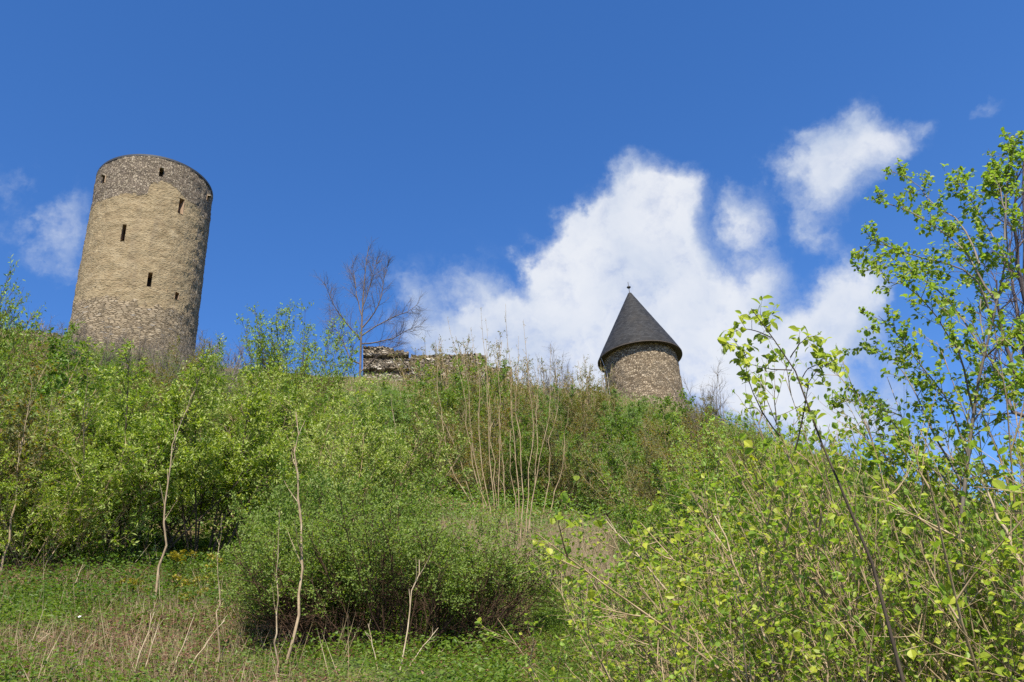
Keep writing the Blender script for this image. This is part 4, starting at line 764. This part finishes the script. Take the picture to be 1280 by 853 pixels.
for a_, b_, r_, lab in (((166, 850), (193, 765), .012, 'dead stalk continuing below the leaning sapling, bottom left'), ((213, 850), (242, 772), .012, 'dead bent stalk in the grass right of the leaning sapling'), ((229, 848), (281, 776), .012, 'long dead stalk slanting right towards the low bush'),
   ((178, 850), (200, 772), .009, 'thin dead stalk leaning right beside the sapling foot'), ((30, 820), (62, 792), .01, 'pale broken stalk lying in the brown litter at far left'), ((88, 705), (103, 668), .012, 'dead stalk standing under the first willow bush'), ((90, 742), (104, 705), .012, 'reddish dead stalk in front of the dark bush base'),
   ((150, 752), (154, 725), .012, 'curved dead stalk left of the yellow spurge'), ((500, 838), (524, 700), .014, 'pale dead stem inside the broad low bush'), ((510, 836), (548, 785), .01, 'fan of dead twigs at the foot of the low bush'), ((472, 838), (460, 780), .009, 'short dead twig at the front of the low bush')):
    cane(lab, a_, b_, r_)
for a_, b_, r_, d_, lab in (((853, 764), (757, 650), .011, 8.0, 'longest pale fallen cane slanting down across the right shrubs'), ((868, 850), (825, 800), .009, 6.8, 'pale broken cane near the bottom, left of the near shrubs'), ((825, 745), (762, 730), .008, 9, 'horizontal pale cane over the grass right of the low bush'),
   ((776, 774), (712, 770), .007, 10, 'bent pale twig reaching left over the grass'), ((975, 850), (893, 645), .01, 6.2, 'steep tan cane in the near right shrubs'), ((1280, 724), (1110, 716 - 90), .009, 6.0, 'long pale cane crossing the right shrubs'), ((1276, 704), (1226, 600), .011, 5.6, 'pale leaning cane at the far right'), ((930, 782), (900, 690), .008, 7, 'thin tan cane among near shrubs under the arching stem')):
    cane(lab, a_, b_, r_, dfix=d_)

# white scrap
p, d = hit(97, 779); v = np.array([[-.03, 0, .02], [.03, -.01, .03], [.035, .03, .05], [-.02, .035, .06]]); o = link('paper_scrap', mesh_np('paper_scrap', np.concatenate([v, v + [0, .004, .004]]), [np.array([[0, 1, 2, 3], [7, 6, 5, 4], [0, 4, 5, 1], [1, 5, 6, 2], [2, 6, 7, 3], [3, 7, 4, 0]])], M['paper'])); o.location = (p[0], p[1], tz(p[0], p[1]) + .05); tag(o, 'tiny white scrap lying in the grass at lower left', 'litter')

# ------------------------------------------------------------------ uncountable cover
def scatter(rg, n, d0, d1, a0, a1, pw=1.0):
    d = d0 + (d1 - d0) * rg.random(n) ** pw; a = rg.uniform(a0, a1, n); x = d * np.sin(a); y = d * np.cos(a); return x, y, terrain(x, y), d, a
def patch(x, y, s, ph): return .5 + .5 * np.sin(x * s + ph + 1.7 * np.sin(y * s * .8 + ph * 2)) * np.cos(y * s * 1.2 - ph + 1.1 * np.sin(x * s * .7))
def cover(name, seed, n, d0, d1, a0, a1, kind, lmin, lmax, m, pw=.8, ph=None, lift=0, thr=.5, s=.5):
    rg = np.random.default_rng(seed); x, y, z, d, a = scatter(rg, n, d0, d1, a0, a1, pw)
    if ph is not None: k = patch(x, y, s, ph) + rg.normal(size=n) * .18 > thr; x, y, z, d = x[k], y[k], z[k], d[k]
    n = len(x); g = Geo(); L_ = rg.uniform(lmin, lmax, n); pos = np.stack([x, y, z - .02 + lift * rg.random(n)], -1)
    if kind == 'blade':
        dr = np.stack([rg.normal(size=n) * .35, rg.normal(size=n) * .35, np.ones(n)], -1); leaves(g, rg, pos, dr, rg.normal(size=(n, 3)) + np.array([0, -1., 0]), L_, .05)
    elif kind == 'stalk':
        dr = np.stack([rg.normal(size=n) * .28, rg.normal(size=n) * .28, np.ones(n)], -1); leaves(g, rg, pos, dr, rg.normal(size=(n, 3)) + np.array([0, -1., 0]), L_, .009)
    elif kind == 'lying':
        dr = np.stack([rg.normal(size=n), rg.normal(size=n), rg.normal(size=n) * .25 + .3], -1); leaves(g, rg, pos, dr, rg.normal(size=(n, 3)) * .5 + np.array([0, -.6, .6]), L_, .015)
    else:
        dr = np.stack([rg.normal(size=n), rg.normal(size=n), rg.normal(size=n) * .4 + .2], -1); leaves(g, rg, pos, dr, rg.normal(size=(n, 3)) * .5 + np.array([0, -.35, .9]), L_, .6)
    o = link(name, g.mesh(name, M[m])); o['kind'] = 'stuff'; return o
cover('weeds', 22, 45000, 10.5, 18, -.62, -.02, 'leaf', .04, .09, 'herb', .8, 2.7, lift=.45, thr=.58, s=.9)
cover('dry_grass', 23, 9000, 10.5, 20, -.62, -.25, 'stalk', .2, .6, 'straw', .8, 3.3, thr=.5)
cover('herbs', 21, 60000, 17, 25, -.62, .12, 'leaf', .04, .1, 'herb', .8, 1.1, lift=.5, thr=.3)
cover('grass', 31, 26000, 10.5, 21, .0, .24, 'blade', .1, .3, 'grass', .8, None)
cover('ground_leaves', 32, 40000, 10.5, 21, .0, .24, 'leaf', .03, .07, 'herb', .8, None, lift=.25)
cover('grass', 1, 60000, 10, 26, -.62, .25, 'blade', .10, .28, 'grass', .8, .4, thr=.42)
cover('ground_leaves', 2, 150000, 10, 27, -.62, .3, 'leaf', .025, .07, 'herb', .8, 1.9, lift=.25, thr=.24)
cover('dry_litter', 3, 34000, 10, 24, -.62, .2, 'lying', .12, .5, 'straw', .8, 3.3, lift=.15, thr=.6)
cover('brown_litter', 4, 110000, 10, 24, -.62, .25, 'leaf', .03, .08, 'brown_litter', .8, 3.3, lift=.14, thr=.42)
cover('brown_litter', 14, 30000, 10, 24, -.62, .2, 'lying', .12, .5, 'brown_litter', .8, 3.3, lift=.2, thr=.42)
cover('dry_stalks', 25, 900, 11, 22, -.62, -.2, 'stalk', .4, 1.1, 'straw', 1, 2.1, thr=.45)
cover('dry_grass', 5, 15000, 19.5, 27, -.11, .10, 'stalk', .5, 1.25, 'straw', 1, None)
cover('dry_grass', 6, 30000, 40, 66, -.65, .45, 'blade', .3, .8, 'straw', .9, 2.2, thr=.4, s=.35)
cover('undergrowth', 7, 200000, 24, 63, -.65, .6, 'leaf', .07, .14, 'green', 1, None, lift=1.0)
cover('undergrowth', 8, 40000, 4, 24, .12, .66, 'leaf', .03, .08, 'herb', .8, None, lift=.3)
cover('dry_litter', 9, 16000, 4, 24, .12, .66, 'lying', .2, .7, 'straw', .8, None, lift=.4)
